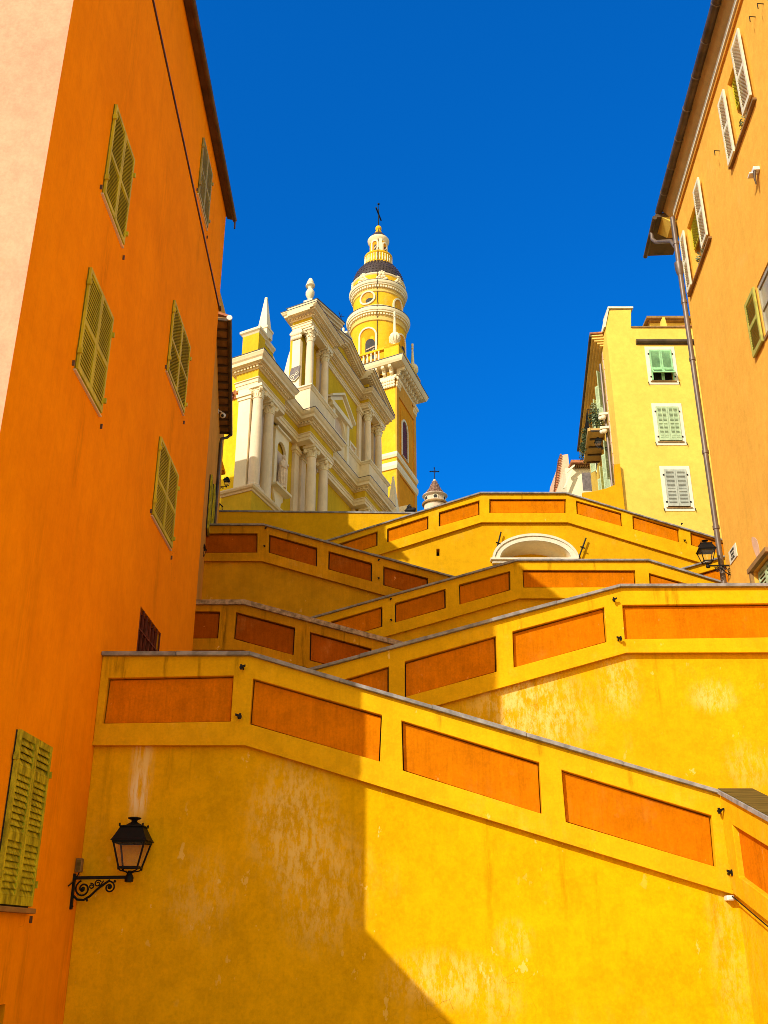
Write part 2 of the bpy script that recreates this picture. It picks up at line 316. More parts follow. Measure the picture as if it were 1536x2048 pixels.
    def sphere(s, c, r, n=12, m=8, sq=(1, 1, 1)):
        rings = []
        for i in range(m+1):
            a = -PI/2+PI*i/m; rr = math.cos(a)
            rings.append([s.P((c[0]+r*sq[0]*rr*math.cos(2*PI*k/n), c[1]+r*sq[1]*rr*math.sin(2*PI*k/n), c[2]+r*sq[2]*math.sin(a))) for k in range(n)])
        for i in range(m):
            for k in range(n): s.F([rings[i][k], rings[i][(k+1) % n], rings[i+1][(k+1) % n], rings[i+1][k]], True)

def make(name, mb, mat, parent=None, bevel=0.0, local=False):
    me = bpy.data.meshes.new(name); me.from_pydata([tuple(v) for v in mb.v], [], mb.f); 
    for p, q in zip(me.polygons, mb.sm): p.use_smooth = q
    bm = bmesh.new(); bm.from_mesh(me); bmesh.ops.remove_doubles(bm, verts=bm.verts, dist=1e-5)
    bmesh.ops.recalc_face_normals(bm, faces=bm.faces); bm.to_mesh(me); bm.free()
    if any(mb.sm): me.set_sharp_from_angle(angle=math.radians(38))
    me.materials.append(mat)
    o = bpy.data.objects.new(name, me); COL.objects.link(o)
    if parent is not None:
        o.parent = parent
        if not local: o.matrix_parent_inverse = ROOTM[parent.name].inverted()
        ROOTM[o.name] = Matrix.Identity(4) if not local else None
    else: ROOTM[o.name] = Matrix.Identity(4)
    if bevel:
        b = o.modifiers.new('bevel', 'BEVEL'); b.width = bevel; b.segments = 2; b.limit_method = 'ANGLE'; b.angle_limit = math.radians(40)
    return o
ROOTM = {}
def thing(name, label, cat, loc=(0, 0, 0), group=None):
    o = bpy.data.objects.new(name, None); COL.objects.link(o); o.location = loc; o.empty_display_size = 0.3
    o['label'] = label; o['category'] = cat
    if group: o['group'] = group
    ROOTM[o.name] = Matrix.Translation(Vector(loc)); return o
def tag(o, label, cat, group=None):
    o['label'] = label; o['category'] = cat
    if group: o['group'] = group
    return o
def struct(name, mb, mat):
    o = make(name, mb, mat); o['kind'] = 'structure'; o['label'] = name.replace('_', ' '); return o
def copy_tree(o, parent=None):
    c = o.copy(); COL.objects.link(c)
    if parent is not None: c.parent = parent; c.matrix_parent_inverse = o.matrix_parent_inverse
    for ch in list(o.children): copy_tree(ch, c)
    return c
# ================================================================== terrain and ground
mb = MB(); mb.box(-1500, 1500, -1500, 1500, -0.5, 0.0)
struct('ground', mb, M['paving'])
mb = MB()
prof = [(33.6, 13.2), (44, 16.6), (60, 21.5), (85, 27), (140, 30), (400, 20)]
g = []
for y, z in prof: g.append([mb.P((x, y, z)) for x in (-160, -60, -20, 0, 20, 60, 160)])
for i in range(len(g)-1):
    for k in range(6): mb.F([g[i][k], g[i][k+1], g[i+1][k+1], g[i+1][k]])
for k in range(6):
    a, b = g[0][k], g[0][k+1]; va, vb = mb.v[a], mb.v[b]
    c = mb.P((va.x, va.y, -0.2)); d = mb.P((vb.x, vb.y, -0.2)); mb.F([a, b, d, c])
struct('hillside', mb, M['earth'])

# ================================================================== ramp walls
def lift(poly, dz): return [Vector((p.x, p.y, p.z+dz)) for p in poly]
def ramp_wall(label, D, top, h, panels, base_z, mats, coping_t=0.048, coping_mat='coping', holes=(), body_drop=None, back=0.34, joints=()):
    """top: list of survey points of the coping line on the plane Y=D"""
    t = thing('retaining_wall', label, 'wall', (top[0].x, D, base_z))
    bot = lift(top, -h)
    body_top = lift(bot, 0.06)
    if body_drop: body_top[-1] = ext(body_top[-2], body_top[-1], body_drop)
    mb = MB(); pts = [Vector((p.x, D+.085, p.z)) for p in body_top]
    mb.slab([Vector((pts[0].x, D+.085, base_z))]+pts+[Vector((pts[-1].x, D+.085, base_z))], [[Vector((p.x, D+.085, p.z)) for p in hh] for hh in holes], (0, back, 0))
    make('wall_face', mb, M[mats[0]], t)
    mb = MB()
    mb.slab(top+list(reversed(bot)), panels, (0, .3, 0))
    # thin lip moulding along the foot of the parapet
    make('parapet', mb, M[mats[1]], t, bevel=0.008)
    mb = MB(); lip_t = lift(bot, .035); lip_b = lift(bot, -.012)
    mb.slab([Vector((p.x, D-.022, p.z)) for p in lip_t+list(reversed(lip_b))], [], (0, .06, 0)); make('ledge_moulding', mb, M[mats[1]], t)
    for q in panels:
        c = sum((Vector(p) for p in q), Vector())/4
        g = .017*D/13
        xs = [p.x for p in q]; e = [Vector((p[0]+(g if p[0] < c.x else -g), 0, p[2]+(g if p[2] < c.z else -g))) for p in (Vector(p) for p in q)]
        qq = [Vector(p) for p in q]
        e = [qq[0]+Vector((g, 0, -g)), qq[1]+Vector((-g, 0, -g)), qq[2]+Vector((-g, 0, g)), qq[3]+Vector((g, 0, g))]
        mb = MB(); mb.slab([Vector((p.x, D+.075, p.z)) for p in e], [], (0, .08, 0)); make('panel', mb, M[mats[2]], t)
        mb = MB(); mb.slab([Vector((p.x, D+.2, p.z)) for p in [p+(p-c).normalized()*.03 for p in qq]], [], (0, .05, 0)); make('panel_shade_backing', mb, M['dark'], t)  # near-black sheet behind the gap stands in for recess shade lines
    mb = MB(); rnd = random.Random(int(D*10))
    segs = []
    for i in range(len(top)-1):
        a, b = top[i], top[i+1]; L = (b-a).length; n = max(1, int(round(L/1.15)))
        for k in range(n):
            p = a.lerp(b, k/n); q = a.lerp(b, (k+1)/n)
            j = rnd.uniform(-.006, .006); g_ = 0.004 if k else 0.0
            d = (q-p).normalized()
            p = p+d*g_
            y0 = D-.07-rnd.uniform(0, .010)
            mb.hexa([(p.x, y0, p.z-.004), (q.x, y0, q.z-.004), (q.x, D+.40, q.z-.004), (p.x, D+.40, p.z-.004),
                     (p.x, y0, p.z+coping_t+j), (q.x, y0, q.z+coping_t+j), (q.x, D+.40, q.z+coping_t+j), (p.x, D+.40, p.z+coping_t+j)])
    make('coping', mb, M[coping_mat], t, bevel=0.006)
    return t
def quad(D, *p): return [at(x, y, D) for x, y in p]
def ext(p, q, x):                      # continue the line p->q to the abscissa x
    k = (x-p.x)/(q.x-p.x); return p.lerp(q, k)

# --- first wall, ramp going down to the right and turning towards the viewer
D1 = 13.0
T1 = [at(205, 1312, D1), at(500, 1310, D1), at(1440, 1589, D1)]
T1[0].x = -3.747; T1[1].z = T1[0].z; T1[2].x = 4.24
P1 = [quad(D1, (216, 1356), (467, 1351), (461, 1443), (204, 1447)), quad(D1, (506, 1357), (764, 1430), (760, 1523), (499, 1448)),
      quad(D1, (803, 1441), (1079, 1525), (1085, 1628), (806, 1541)), quad(D1, (1123, 1539.5), (1424, 1631), (1433, 1734), (1132, 1644))]
w1 = ramp_wall('nearest tall yellow wall with orange panels carrying the big black lamp, sunlit on its right half', D1, T1, 1.165, P1, -.05, ('wall1', 'band', 'panel'), body_drop=4.24+.085+.25)
# the same parapet after the corner
XC = 4.24
Tq = [Vector((XC, D1, T1[2].z)), atx(1536, 1641, XC)]
far = ext(Vector((Tq[0].y, 0, Tq[0].z)), Vector((Tq[1].y, 0, Tq[1].z)), 8.6); Tq = [Tq[0], Vector((XC, 8.6, far.z))]
Bq = lift(Tq, -1.165)
pq = [atx(1457.5, 1643, XC), atx(1536, 1699, XC), atx(1536, 1812, XC), atx(1473, 1750, XC)]
y0 = (pq[0].y+pq[3].y)/2; sl = (Tq[1].z-Tq[0].z)/(Tq[1].y-Tq[0].y)
def zt(y): return Tq[0].z+sl*(y-Tq[0].y)
def pan(ya, yb): return [Vector((XC, ya, zt(ya)-.30)), Vector((XC, yb, zt(yb)-.30)), Vector((XC, yb, zt(yb)-.90)), Vector((XC, ya, zt(ya)-.90))]
PQ = [pan(D1-.30, D1-2.05), pan(D1-2.35, D1-4.1)]
mb = MB(); mb.slab(Tq+list(reversed(Bq)), PQ, (.3, 0, 0)); make('parapet', mb, M['band'], w1, bevel=.008)
mb = MB(); bt = lift(Bq, .06); mb.slab([Vector((XC+.085, bt[0].y+.25, -.05)), Vector((XC+.085, bt[0].y+.25, bt[0].z)), Vector((XC+.085, bt[1].y, bt[1].z)), Vector((XC+.085, bt[1].y, -.05))], [], (.34, 0, 0)); make('wall_face', mb, M['wall1'], w1)
for q in PQ:
    mb = MB(); e = [p+(p-sum(q, Vector())/4).normalized()*.012 for p in q]; mb.slab([Vector((XC+.07, p.y, p.z)) for p in e], [], (.06, 0, 0)); make('panel', mb, M['panel'], w1)
mb = MB(); a, b = Tq
mb.hexa([(XC-.05, b.y, b.z), (XC+.4, b.y, b.z), (XC+.4, a.y-.05, a.z), (XC-.05, a.y-.05, a.z), (XC-.05, b.y, b.z+.06), (XC+.4, b.y, b.z+.06), (XC+.4, a.y-.05, a.z+.06), (XC-.05, a.y-.05, a.z+.06)])
make('coping', mb, M['coping'], w1, bevel=.006)
mb = MB(); mb.hexa([(XC-.035, b.y, b.z+.0605), (XC+.4, b.y, b.z+.0605), (XC+.4, a.y-.05, a.z+.0605), (XC-.035, a.y-.05, a.z+.0605), (XC-.035, b.y, b.z+.07), (XC+.4, b.y, b.z+.07), (XC+.4, a.y-.05, a.z+.07), (XC-.035, a.y-.05, a.z+.07)]); make('coping_top', mb, M['board'], w1)
# --- second wall, ramp going up to the right
D2 = 15.6
a, b, c = at(635, 1340, D2), at(1240, 1177.5, D2), at(1536, 1175, D2)
T2 = [ext(a, b, -3.6), b, Vector((7.62, D2, c.z+.01))]; T2[1].z = c.z
P2 = [quad(D2, (640, 1373), (777.5, 1333), (777.5, 1387), (640, 1426)), quad(D2, (809.6, 1323), (991.7, 1272), (994, 1343), (809.8, 1394)),
      quad(D2, (1025, 1263), (1209, 1214), (1214.5, 1283.5), (1027.6, 1335)), quad(D2, (1244.7, 1210), (1600, 1206), (1607, 1273.5), (1250, 1278.5))]
w2 = ramp_wall('second yellow wall up, its ramp climbing right to a flat sunlit parapet at the right edge', D2, T2, 1.09, P2, 1.0, ('wall2', 'band', 'panel'))
# --- third wall, worn stone coping
D3 = 22.2
a, b, c = at(395, 1208.5, D3), at(490, 1210, D3), at(795, 1292, D3)
T3 = [Vector((-6.2, D3, b.z)), b, ext(b, c, 4.5)]
P3 = [quad(D3, (352, 1222), (440, 1223), (436, 1276.5), (346, 1277)), quad(D3, (472, 1224), (590, 1255), (587, 1310), (467, 1277.5)),
      quad(D3, (620, 1264), (743, 1297), (741, 1353), (618.6, 1320.5))]
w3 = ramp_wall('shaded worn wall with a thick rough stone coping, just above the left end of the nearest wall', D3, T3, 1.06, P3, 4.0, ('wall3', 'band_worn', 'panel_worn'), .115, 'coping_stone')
# --- fourth wall
D4 = 25.0
a, b, c, d, e = at(640, 1233, D4), at(1005, 1130.5, D4), at(1035, 1122.5, D4), at(1295, 1122.5, D4), at(1447, 1168, D4)
T4 = [ext(a, b, -5.0), c, d, ext(d, e, 10.5)]
P4 = [quad(D4, (661.6, 1242.7), (764.6, 1213), (764.6, 1253), (661.6, 1283)), quad(D4, (790, 1206), (891, 1177.7), (891.8, 1216), (790, 1245)),
      quad(D4, (918, 1169), (1020, 1142), (1021, 1180), (919, 1209)), quad(D4, (1045, 1139.7), (1270.5, 1140.6), (1273, 1174), (1046.8, 1175)), quad(D4, (1298, 1146), (1404, 1176), (1406, 1211), (1300, 1182))]
w4 = ramp_wall('middle yellow wall in front of the white arch, crossed by a diagonal shadow edge', D4, T4, 1.03, P4, 6.0, ('wall4', 'band', 'panel'))
# --- fifth wall
D5 = 27.0
a, b, c = at(405, 1051, D5), at(527, 1051.5, D5), at(910, 1157, D5)
T5 = [Vector((-7.5, D5, b.z)), b, ext(b, c, 5.0)]
P5 = [quad(D5, (360, 1066.6), (515, 1066.6), (514.7, 1105), (354, 1106)), quad(D5, (538, 1069), (634.6, 1095.4), (634, 1133), (537, 1105)),
      quad(D5, (657, 1102), (744, 1126), (744, 1163), (656, 1138.4)), quad(D5, (766.6, 1132.6), (856, 1156), (856, 1194), (766.6, 1170.5))]
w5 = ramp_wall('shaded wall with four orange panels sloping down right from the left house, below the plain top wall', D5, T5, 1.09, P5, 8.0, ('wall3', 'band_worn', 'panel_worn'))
# --- parapet of the ramp at the right, between the arch wall and the lamp
D8 = 27.0
a, b = at(1359, 1141, D8), at(1421, 1123, D8)
T8 = [ext(a, b, 7.2), ext(a, b, 11.5)]
s8 = (b.z-a.z)/(b.x-a.x)
q0 = at(1385, 1151, D8); q1 = Vector((10.6, D8, q0.z+s8*(10.6-q0.x)))
w8 = ramp_wall('short parapet rising to the right behind the hanging lamp by the downpipe', D8, T8, 1.03, [[q0, q1, q1+Vector((0, 0, -.55)), q0+Vector((0, 0, -.55))]], 8.0, ('wall4', 'band', 'panel'))
# --- sixth wall with the arched niche
D6 = 30.0
a, b, c, d = at(650, 1085, D6), at(960, 988, D6), at(1130, 986, D6), at(1430, 1077, D6)
T6 = [ext(a, b, -6.0), b, Vector((c.x, D6, b.z)), ext(c, d, 13.5)]
P6 = [quad(D6, (671.8, 1089), (755, 1062.6), (755, 1091), (671.8, 1117.5)), quad(D6, (774.4, 1057.5), (857, 1031.5), (857, 1058), (774.4, 1084.6)),
      quad(D6, (877.6, 1024.5), (959, 1000.5), (959.6, 1029), (877.6, 1053)), quad(D6, (978.7, 998), (1132, 998), (1132, 1025.6), (978.7, 1025.6)),
      quad(D6, (1152, 1001), (1243, 1026), (1245.6, 1053), (1153.6, 1027.5)), quad(D6, (1264.8, 1031), (1358, 1058), (1359.7, 1085), (1266, 1058)), quad(D6, (1380.7, 1064), (1470, 1091), (1472, 1117), (1382, 1090))]
ca = at(1071, 1118, D6); RX, RZ = 1.14, .62; R2X, R2Z = 1.33, .80
def arch(rx, rz, y, n=24): return [Vector((ca.x+rx*math.cos(PI*k/n), y, ca.z+rz*math.sin(PI*k/n))) for k in range(n+1)]
vslot = [at(873, 1095.5, D6), at(879.5, 1095.5, D6), at(879.5, 1110, D6), at(873, 1110, D6)]
w6 = ramp_wall('uppermost arched yellow wall with orange panels and the white half round niche, flat topped in the middle', D6, T6, 1.0, P6, 10.0, ('wall4', 'band', 'panel'), holes=[arch(RX, RZ, D6), vslot])
mb = MB(); mb.slab([Vector((p.x, D6+.5, p.z)) for p in vslot]+[], [], (0, .03, 0)); make('vent_slot', mb, M['dark'], w6)
mb = MB()
o_, i_ = arch(R2X, R2Z, D6-.05), arch(RX, RZ, D6-.05)
mb.slab(o_+list(reversed(i_)), [], (0, .12, 0))
o2, i2 = arch(R2X+.05, R2Z+.05, D6-.09), arch(R2X-.03, R2Z-.03, D6-.09); mb.slab(o2+list(reversed(i2)), [], (0, .1, 0))
n_ = len(i_); back = arch(RX*.93, RZ*.84, D6+.95)
A_ = [mb.P(p) for p in arch(RX-.005, RZ-.005, D6-.04)]; B_ = [mb.P(p) for p in back]
for k in range(n_-1): mb.F([A_[k], A_[k+1], B_[k+1], B_[k]], True)
make('arch_moulding', mb, M['white_trim'], w6)
mb = MB(); mb.slab([Vector((p.x, D6+.95, p.z)) for p in arch(RX*1.02, RZ*1.0, 0)], [], (0, .05, 0)); make('niche_back', mb, M['wall4'], w6)
mb = MB(); mb.box(ca.x-R2X-.12, ca.x+R2X+.02, D6-.16, D6+.9, ca.z-.07, ca.z-.004); mb.box(ca.x-R2X-.06, ca.x+R2X-.02, D6-.09, D6+.1, ca.z-.16, ca.z-.0705); make('sill', mb, M['white_trim'], w6, bevel=.01)
# --- top plain wall
D7 = 33.0
a, b = at(415, 1023.5, D7), at(820, 1027, D7)
T7 = [Vector((-9.5, D7, a.z)), Vector((-6.45, D7, a.z)), Vector((4.5, D7, b.z-.05))]
t = thing('retaining_wall', 'plain topmost yellow wall without panels right below the church', 'wall', (-9.5, D7, 10))
mb = MB(); mb.slab([Vector((-9.5, D7, 10))]+T7+[Vector((4.5, D7, 10))], [], (0, .4, 0)); make('wall_face', mb, M['wall4'], t)
mb = MB()
for i in range(2):
    p, q = T7[i], T7[i+1]; mb.hexa([(p.x, D7-.04, p.z+.003), (q.x, D7-.04, q.z+.003), (q.x, D7+.45, q.z+.003), (p.x, D7+.45, p.z+.003), (p.x, D7-.04, p.z+.06), (q.x, D7-.04, q.z+.06), (q.x, D7+.45, q.z+.06), (p.x, D7+.45, p.z+.06)])
make('coping', mb, M['coping'], t)
# --- ramp floors behind the parapets (stairs are hidden by the parapets from below)
def floor(name, T, h, ya, yb, x0=None, x1=None):
    mb = MB(); n = len(T); pts = [Vector((p.x, ya, p.z-h-.02)) for p in T]
    lo = [Vector((p.x, ya, p.z-h-.42)) for p in T]
    mb.slab(pts+list(reversed(lo)), [], (0, yb-ya, 0)); struct(name, mb, M['paving'])
floor('ramp', T1[:2]+[Vector((XC, D1, T1[2].z))], 1.165, D1+.42, D2+.05)
floor('ramp', T2, 1.09, D2+.42, D3+.05); floor('ramp', T3, 1.06, D3+.42, D4+.05); floor('ramp', T4, 1.03, D4+.42, D5+.05)
floor('ramp', T5, 1.09, D5+.42, D6+.05); floor('ramp', T6, 1.0, D6+.42, D7+.9)

# ================================================================== small fixtures on the parapets
def fixture(x, y, D, label, k=1.0, flip=1, X=None):
    p = at(x, y, D) if X is None else atx(x, y, X)
    k *= .75; t = thing('wall_bracket', label, 'bracket', p, 'small black iron brackets on the parapets')
    mb = MB(); 
    d = Vector((0, -1, 0)) if X is None else Vector((-1, 0, 0)); s = Vector((1, 0, 0)) if X is None else Vector((0, -1, 0))
    mb.bar(p-d*.0+Vector((0, 0, -.02*k)), p-d*-.1*k+Vector((0, 0, .0)), s*.014*k, Vector((0, 0, .014*k)))
    make('arm', mb, M['iron'], t)
    mb = MB(); q = p+d*.1*k
    mb.bar(q-s*.055*k*flip+Vector((0, 0, -.01)), q+s*.045*k*flip+Vector((0, 0, .015)), d*.02*k, Vector((0, 0, .017*k))); mb.bar(q-s*.03*k*flip+Vector((0, 0, -.05*k)), q-s*.03*k*flip+Vector((0, 0, 0.03)), s*.016*k, d*.016*k)
    make('clip', mb, M['iron'], t)
fixture(487, 1336, D1, 'black bracket under the coping at the left bend of the nearest wall')
fixture(478, 1434, D1, 'black bracket low between the two left panels of the nearest wall', 1.1, -1)
fixture(1228, 1201, D2, 'black bracket under the coping at the bend of the second wall')
fixture(1236, 1279, D2, 'black bracket low beside the long right panel of the second wall', 1.1, -1)
fixture(1438, 1622, D1, 'black bracket high near the right corner of the nearest wall', 1.1)
fixture(1456, 1745, D1, 'black bracket low near the right corner of the nearest wall', 1.1, -1)
fixture(532, 1057, D5, 'black bracket at the top of the bend in the shaded five panel wall', .8); fixture(529, 1093, D5, 'black bracket low between the first two panels of the upper shaded wall', .8, -1)
fixture(758, 1121, D5, 'black bracket high before the last panel of the upper shaded wall', .8); fixture(757, 1157, D5, 'black bracket low before the last panel of the upper shaded wall', .8, -1)
fixture(782, 1199, D4, 'black bracket high between the first panels of the middle wall', .8); fixture(782, 1241, D4, 'black bracket low between the first panels of the middle wall', .8, -1)
fixture(1363, 1049, D6, 'black bracket high on the right slope of the arched wall', .9); fixture(1368, 1082, D6, 'black bracket low on the right slope of the arched wall', .9, -1)
# tie rod anchors beside the niche
def rod(x0, y0, x1, y1, label):
    a, b = at(x0, y0, D6-.05), at(x1, y1, D6-.05); t = thing('tie_rod_anchor', label, 'anchor rod', b, 'iron anchor rods beside the niche')
    mb = MB(); mb.tube([a, b], .028, 6); make('rod', mb, M['iron'], t)
    m = a.lerp(b, .48); mb = MB(); mb.tube([m+Vector((-.07, -.03, .03)), m+Vector((.07, -.03, -.03))], .022, 6); make('cross_pin', mb, M['iron'], t)
rod(1002, 1064, 990, 1112, 'slanting black anchor rod left of the white arch'); rod(1172, 1076, 1157, 1117, 'slanting black anchor rod right of the white arch')
# junction boxes and cable
p = at(1460, 1796, D1); t = thing('junction_box', 'white plastic junction box under the right corner of the nearest wall', 'junction box', p)
mb = MB(); mb.box(p.x-.045, p.x+.045, p.y-.03, p.y+.09, p.z-.03, p.z+.03); make('case', mb, M['white'], t, bevel=.012)
mb = MB(); mb.box(p.x-.028, p.x+.028, p.y-.036, p.y-.0295, p.z-.018, p.z+.018); make('lid', mb, M['white'], t)
mb = MB(); cz = [Vector((p.x+.04, p.y, p.z)), Vector((XC-.03, D1-.06, zt(D1)-1.2)), Vector((XC-.02, D1-1.5, zt(D1-1.5)-1.21)), Vector((XC-.02, D1-3.5, zt(D1-3.5)-1.22))]
mb.tube(cz, .008, 6); tag(make('cable', mb, M['iron']), 'thin black cable running right from the white junction box', 'cable')

# ================================================================== shutters, windows
def leaf(O, R, U, N, w, h, th=.035, st=.06, rails=(.0, .42, 1.0), pitch=.05, tilt=1.0):
    """louvred shutter leaf: O lower left corner, R right, U up, N outwards"""
    O, R, U, N = map(Vector, (O, R, U, N)); mb = MB()
    def Q(a, b, c): return O+R*a+U*b+N*c
    def bx(a0, a1, b0, b1, c0, c1): mb.hexa([Q(a0, b0, c0), Q(a1, b0, c0), Q(a1, b0, c1), Q(a0, b0, c1), Q(a0, b1, c0), Q(a1, b1, c0), Q(a1, b1, c1), Q(a0, b1, c1)])
    bx(0, st, 0, h, 0, th); bx(w-st, w, 0, h, 0, th)
    rs = []
    for r in rails:
        b = r*h; b0 = 0 if r == 0 else (h-st*1.25 if r == 1 else b-st*.7); b1 = st*1.5 if r == 0 else (h if r == 1 else b+st*.7)
        bx(st, w-st, b0, b1, .001, th-.001); rs.append((b0, b1))
    for (a0, a1), (b0, b1) in zip(rs[:-1], rs[1:]):
        n = max(2, int((b0-a1)/pitch)); d = (b0-a1)/n
        for k in range(n):
            z = a1+d*(k+.5); e = d*.52*tilt
            mb.hexa([Q(st, z-e, th*.86), Q(w-st, z-e, th*.86), Q(w-st, z+e*.75, th*.12), Q(st, z+e*.75, th*.12), Q(st, z-e+.009, th*.98), Q(w-st, z-e+.009, th*.98), Q(w-st, z+e*.75+.009, th*.22), Q(st, z+e*.75+.009, th*.22)])
    return mb
def bxq(O, R, U, N):
    O, R, U, N = map(Vector, (O, R, U, N))
    def f(mb, a0, a1, b0, b1, c0, c1):
        q = lambda a, b, c: O+R*a+U*b+N*c
        mb.hexa([q(a0, b0, c0), q(a1, b0, c0), q(a1, b0, c1), q(a0, b0, c1), q(a0, b1, c0), q(a1, b1, c0), q(a1, b1, c1), q(a0, b1, c1)])
    return f

# ================================================================== tall orange house on the left
XL = -3.75; YN, YF = 8.68, 19.05
t = thing('orange_house', 'tall deep orange house with olive shutters filling the left side of the view', 'house', (XL, YN, 0))
def yz(x, y): p = atx(x, y, XL); return p.y, p.z
def rect(tl, tr, br, bl):
    a, b, c, d = [yz(*q) for q in (tl, tr, br, bl)]
    return (a[0]+d[0])/2, (b[0]+c[0])/2, (c[1]+d[1])/2, (a[1]+b[1])/2
wins = [((230, 212), (263, 318), (243, 500), (202, 378)), ((179, 533), (221, 640), (197, 833), (147, 733)), ((345, 604), (377, 688), (365, 828), (332, 745)),
        ((318, 876), (353, 948), (340, 1098), (302, 1032)), ((405, 277), (422, 350), (411, 461), (394.5, 382)), ((31.5, 1456), (98, 1498), (51, 1820), (-16, 1808))]
RL = [rect(*w) for w in wins]
door = rect((282, 1216), (321, 1264), (317, 1312), (273, 1299))
def z_top(y): return 17.72-.053*(y-14)
hole = [Vector((XL, door[0], 4.2)), Vector((XL, door[1], 4.2)), Vector((XL, door[1], door[3])), Vector((XL, door[0], door[3]))]
y8a, z8 = yz(11, 2008); hole2 = [Vector((XL, y8a-.9, -.0+.15)), Vector((XL, y8a, .15)), Vector((XL, y8a, z8)), Vector((XL, y8a-.9, z8))]
mb = MB()
mb.slab([Vector((XL, YN, -.05)), Vector((XL, YF, -.05)), Vector((XL, YF, z_top(YF))), Vector((XL, YN, z_top(YN)))], [hole, hole2], (-.45, 0, 0))
mb.box(-15, XL-.45, YF-.45, YF, -.05, z_top(YF)-.02)
make('side_wall', mb, M['orange'], t)
mb = MB(); mb.slab([Vector((XL-.001, YN-.004, -.05)), Vector((-15, YN-.004, -.05)), Vector((-15, YN-.004, 20)), Vector((-9, YN-.004, 21)), Vector((XL-.001, YN-.004, z_top(YN)))], [], (0, .4, 0)); make('end_wall', mb, M['peach'], t)
mb = MB(); mb.sphere((XL-.42, YN-.03, 7.9), .035); make('wall_hook', mb, M['white'], t)
# eave: narrow boarded soffit, roof slope and gutter
def ev(y): return 17.70-.053*(y-13.4)
YE = 19.2; XE = -3.60
mb = MB(); mb.hexa([(XL+.01, YN-.3, ev(YN-.3)+.02), (XE, YN-.3, ev(YN-.3)-.01), (XE, YE, ev(YE)-.01), (XL+.01, YE, ev(YE)+.02), (XL+.01, YN-.3, ev(YN-.3)+.12), (XE, YN-.3, ev(YN-.3)+.06), (XE, YE, ev(YE)+.06), (XL+.01, YE, ev(YE)+.12)]); make('soffit', mb, M['gutter'], t)
mb = MB(); mb.hexa([(-15, YN-.35, 20.6), (XE+.0, YN-.35, ev(YN-.35)+.07), (XE, YE+.03, ev(YE)+.07), (-15, YE, 20.2), (-15, YN-.35, 20.75), (XE, YN-.35, ev(YN-.35)+.14), (XE, YE+.03, ev(YE)+.14), (-15, YE, 20.4)]); make('roof', mb, M['tile'], t)
mb = MB(); mb.tube([(XE+.03, YN-.35, ev(YN-.35)+.02), (XE+.03, 13, ev(13)+.02), (XE+.03, YE+.05, ev(YE)+.02)], .055, 10); mb.tube([(XE+.04, YE+.02, ev(YE)-.0), (XE+.04, YE+.05, ev(YE)-.22)], .022, 8); make('gutter', mb, M['gutter'], t)
mb = MB(); mb.bar((XL+.012, YN+.1, 15.88), (XL+.012, YF-.02, 14.77), (.016, 0, 0), (0, 0, .018)); mb.bar((XL+.03, YF-.06, 14.77), (XL+.03, YF+.02, 14.74), (.03, 0, 0), (0, 0, .03)); make('string_course', mb, M['gutter'], t)
NX = Vector((1, 0, 0)); RY = Vector((0, 1, 0)); UZ = Vector((0, 0, 1))
for i, (y0, y1, z0, z1) in enumerate(RL):
    worn = i == 5; mat = 'olive_worn' if worn else ('sage' if i == 4 else 'olive')
    f = bxq((XL, y0, z0), RY, UZ, NX); w, h = y1-y0, z1-z0
    mb = MB(); f(mb, 0, w, 0, h, -.03, .012); win = make('window', mb, M['dark' if worn else 'olive_back'], t)
    for s in (0, 1):
        o = Vector((XL+.016, y0+s*(w/2+.004), z0+.02))
        rails = (.0, .38, .77, 1.0) if worn else (.0, .47, 1.0)
        make('shutter', leaf(o, RY, UZ, NX, w/2-.004, h-.02, .04 if worn else .03, .055 if worn else .045, rails, .06 if worn else .05, 1.0 if worn else 1.2), M[mat], win)
    mb = MB(); f(mb, -.03, w+.03, -.05 if worn else -.022, .0, -.02, .09 if worn else .035); make('sill', mb, M['soffit' if worn else 'white_trim'], win, bevel=.006)
    for (a, b) in ((-.03, .82), (w+.0, .8), (-.03, .15), (w, .12)):
        mb = MB(); f(mb, a, a+.03, b*h, b*h+.07, .02, .075); make('hinge', mb, M[mat], win)
    for a, b in ((-.10, .0), (w+.12, -.14)):
        mb = MB(); f(mb, a, a+.012, b, b+.07, 0, .03); make('shutter_catch', mb, M['gutter'], win)
# barred opening
f = bxq((XL, door[0], 4.2), RY, UZ, NX); w, h = door[1]-door[0], door[3]-4.2
mb = MB(); f(mb, -.02, w+.02, -.02, h+.02, -.44, -.36); op = make('window', mb, M['dark'], t)
mb = MB(); n = 8
for k in range(n): f(mb, w*(k+.5)/n-.022, w*(k+.5)/n+.022, 0, h, -.10, -.06)
for k in range(7): f(mb, w*k/6-.012, w*k/6+.012, 0, h, -.02, .004)
f(mb, 0, w, h-.36, h-.335, -.018, .008); f(mb, 0, w*.55, .0, h-.05, -.3, -.2)
make('bars', mb, M['rust'], op)
f = bxq((XL, y8a-.9, .15), RY, UZ, NX); mb = MB(); f(mb, -.02, .92, -.02, z8-.13, -.44, -.3); op = make('window', mb, M['rust'], t)
mb = MB()
for k in range(6): f(mb, .06+.15*k, .085+.15*k, 0, z8-.15, -.12, -.09)
make('bars', mb, M['dark'], op)
# unseen low house added on the near left to shade the first wall's foot
t = thing('low_shade_house', 'unseen low house block left of the viewer, added for its shadow', 'house', (-9, 6, 0))
mb = MB(); mb.hexa([(-14, 2, -.05), (-3.95, 2, -.05), (-3.95, 8.62, -.05), (-14, 8.62, -.05), (-14, 2, 6.2), (-3.95, 2, 5.2), (-3.95, 8.62, 5.3), (-14, 8.62, 6.2)]); make('wall', mb, M['peach'], t)

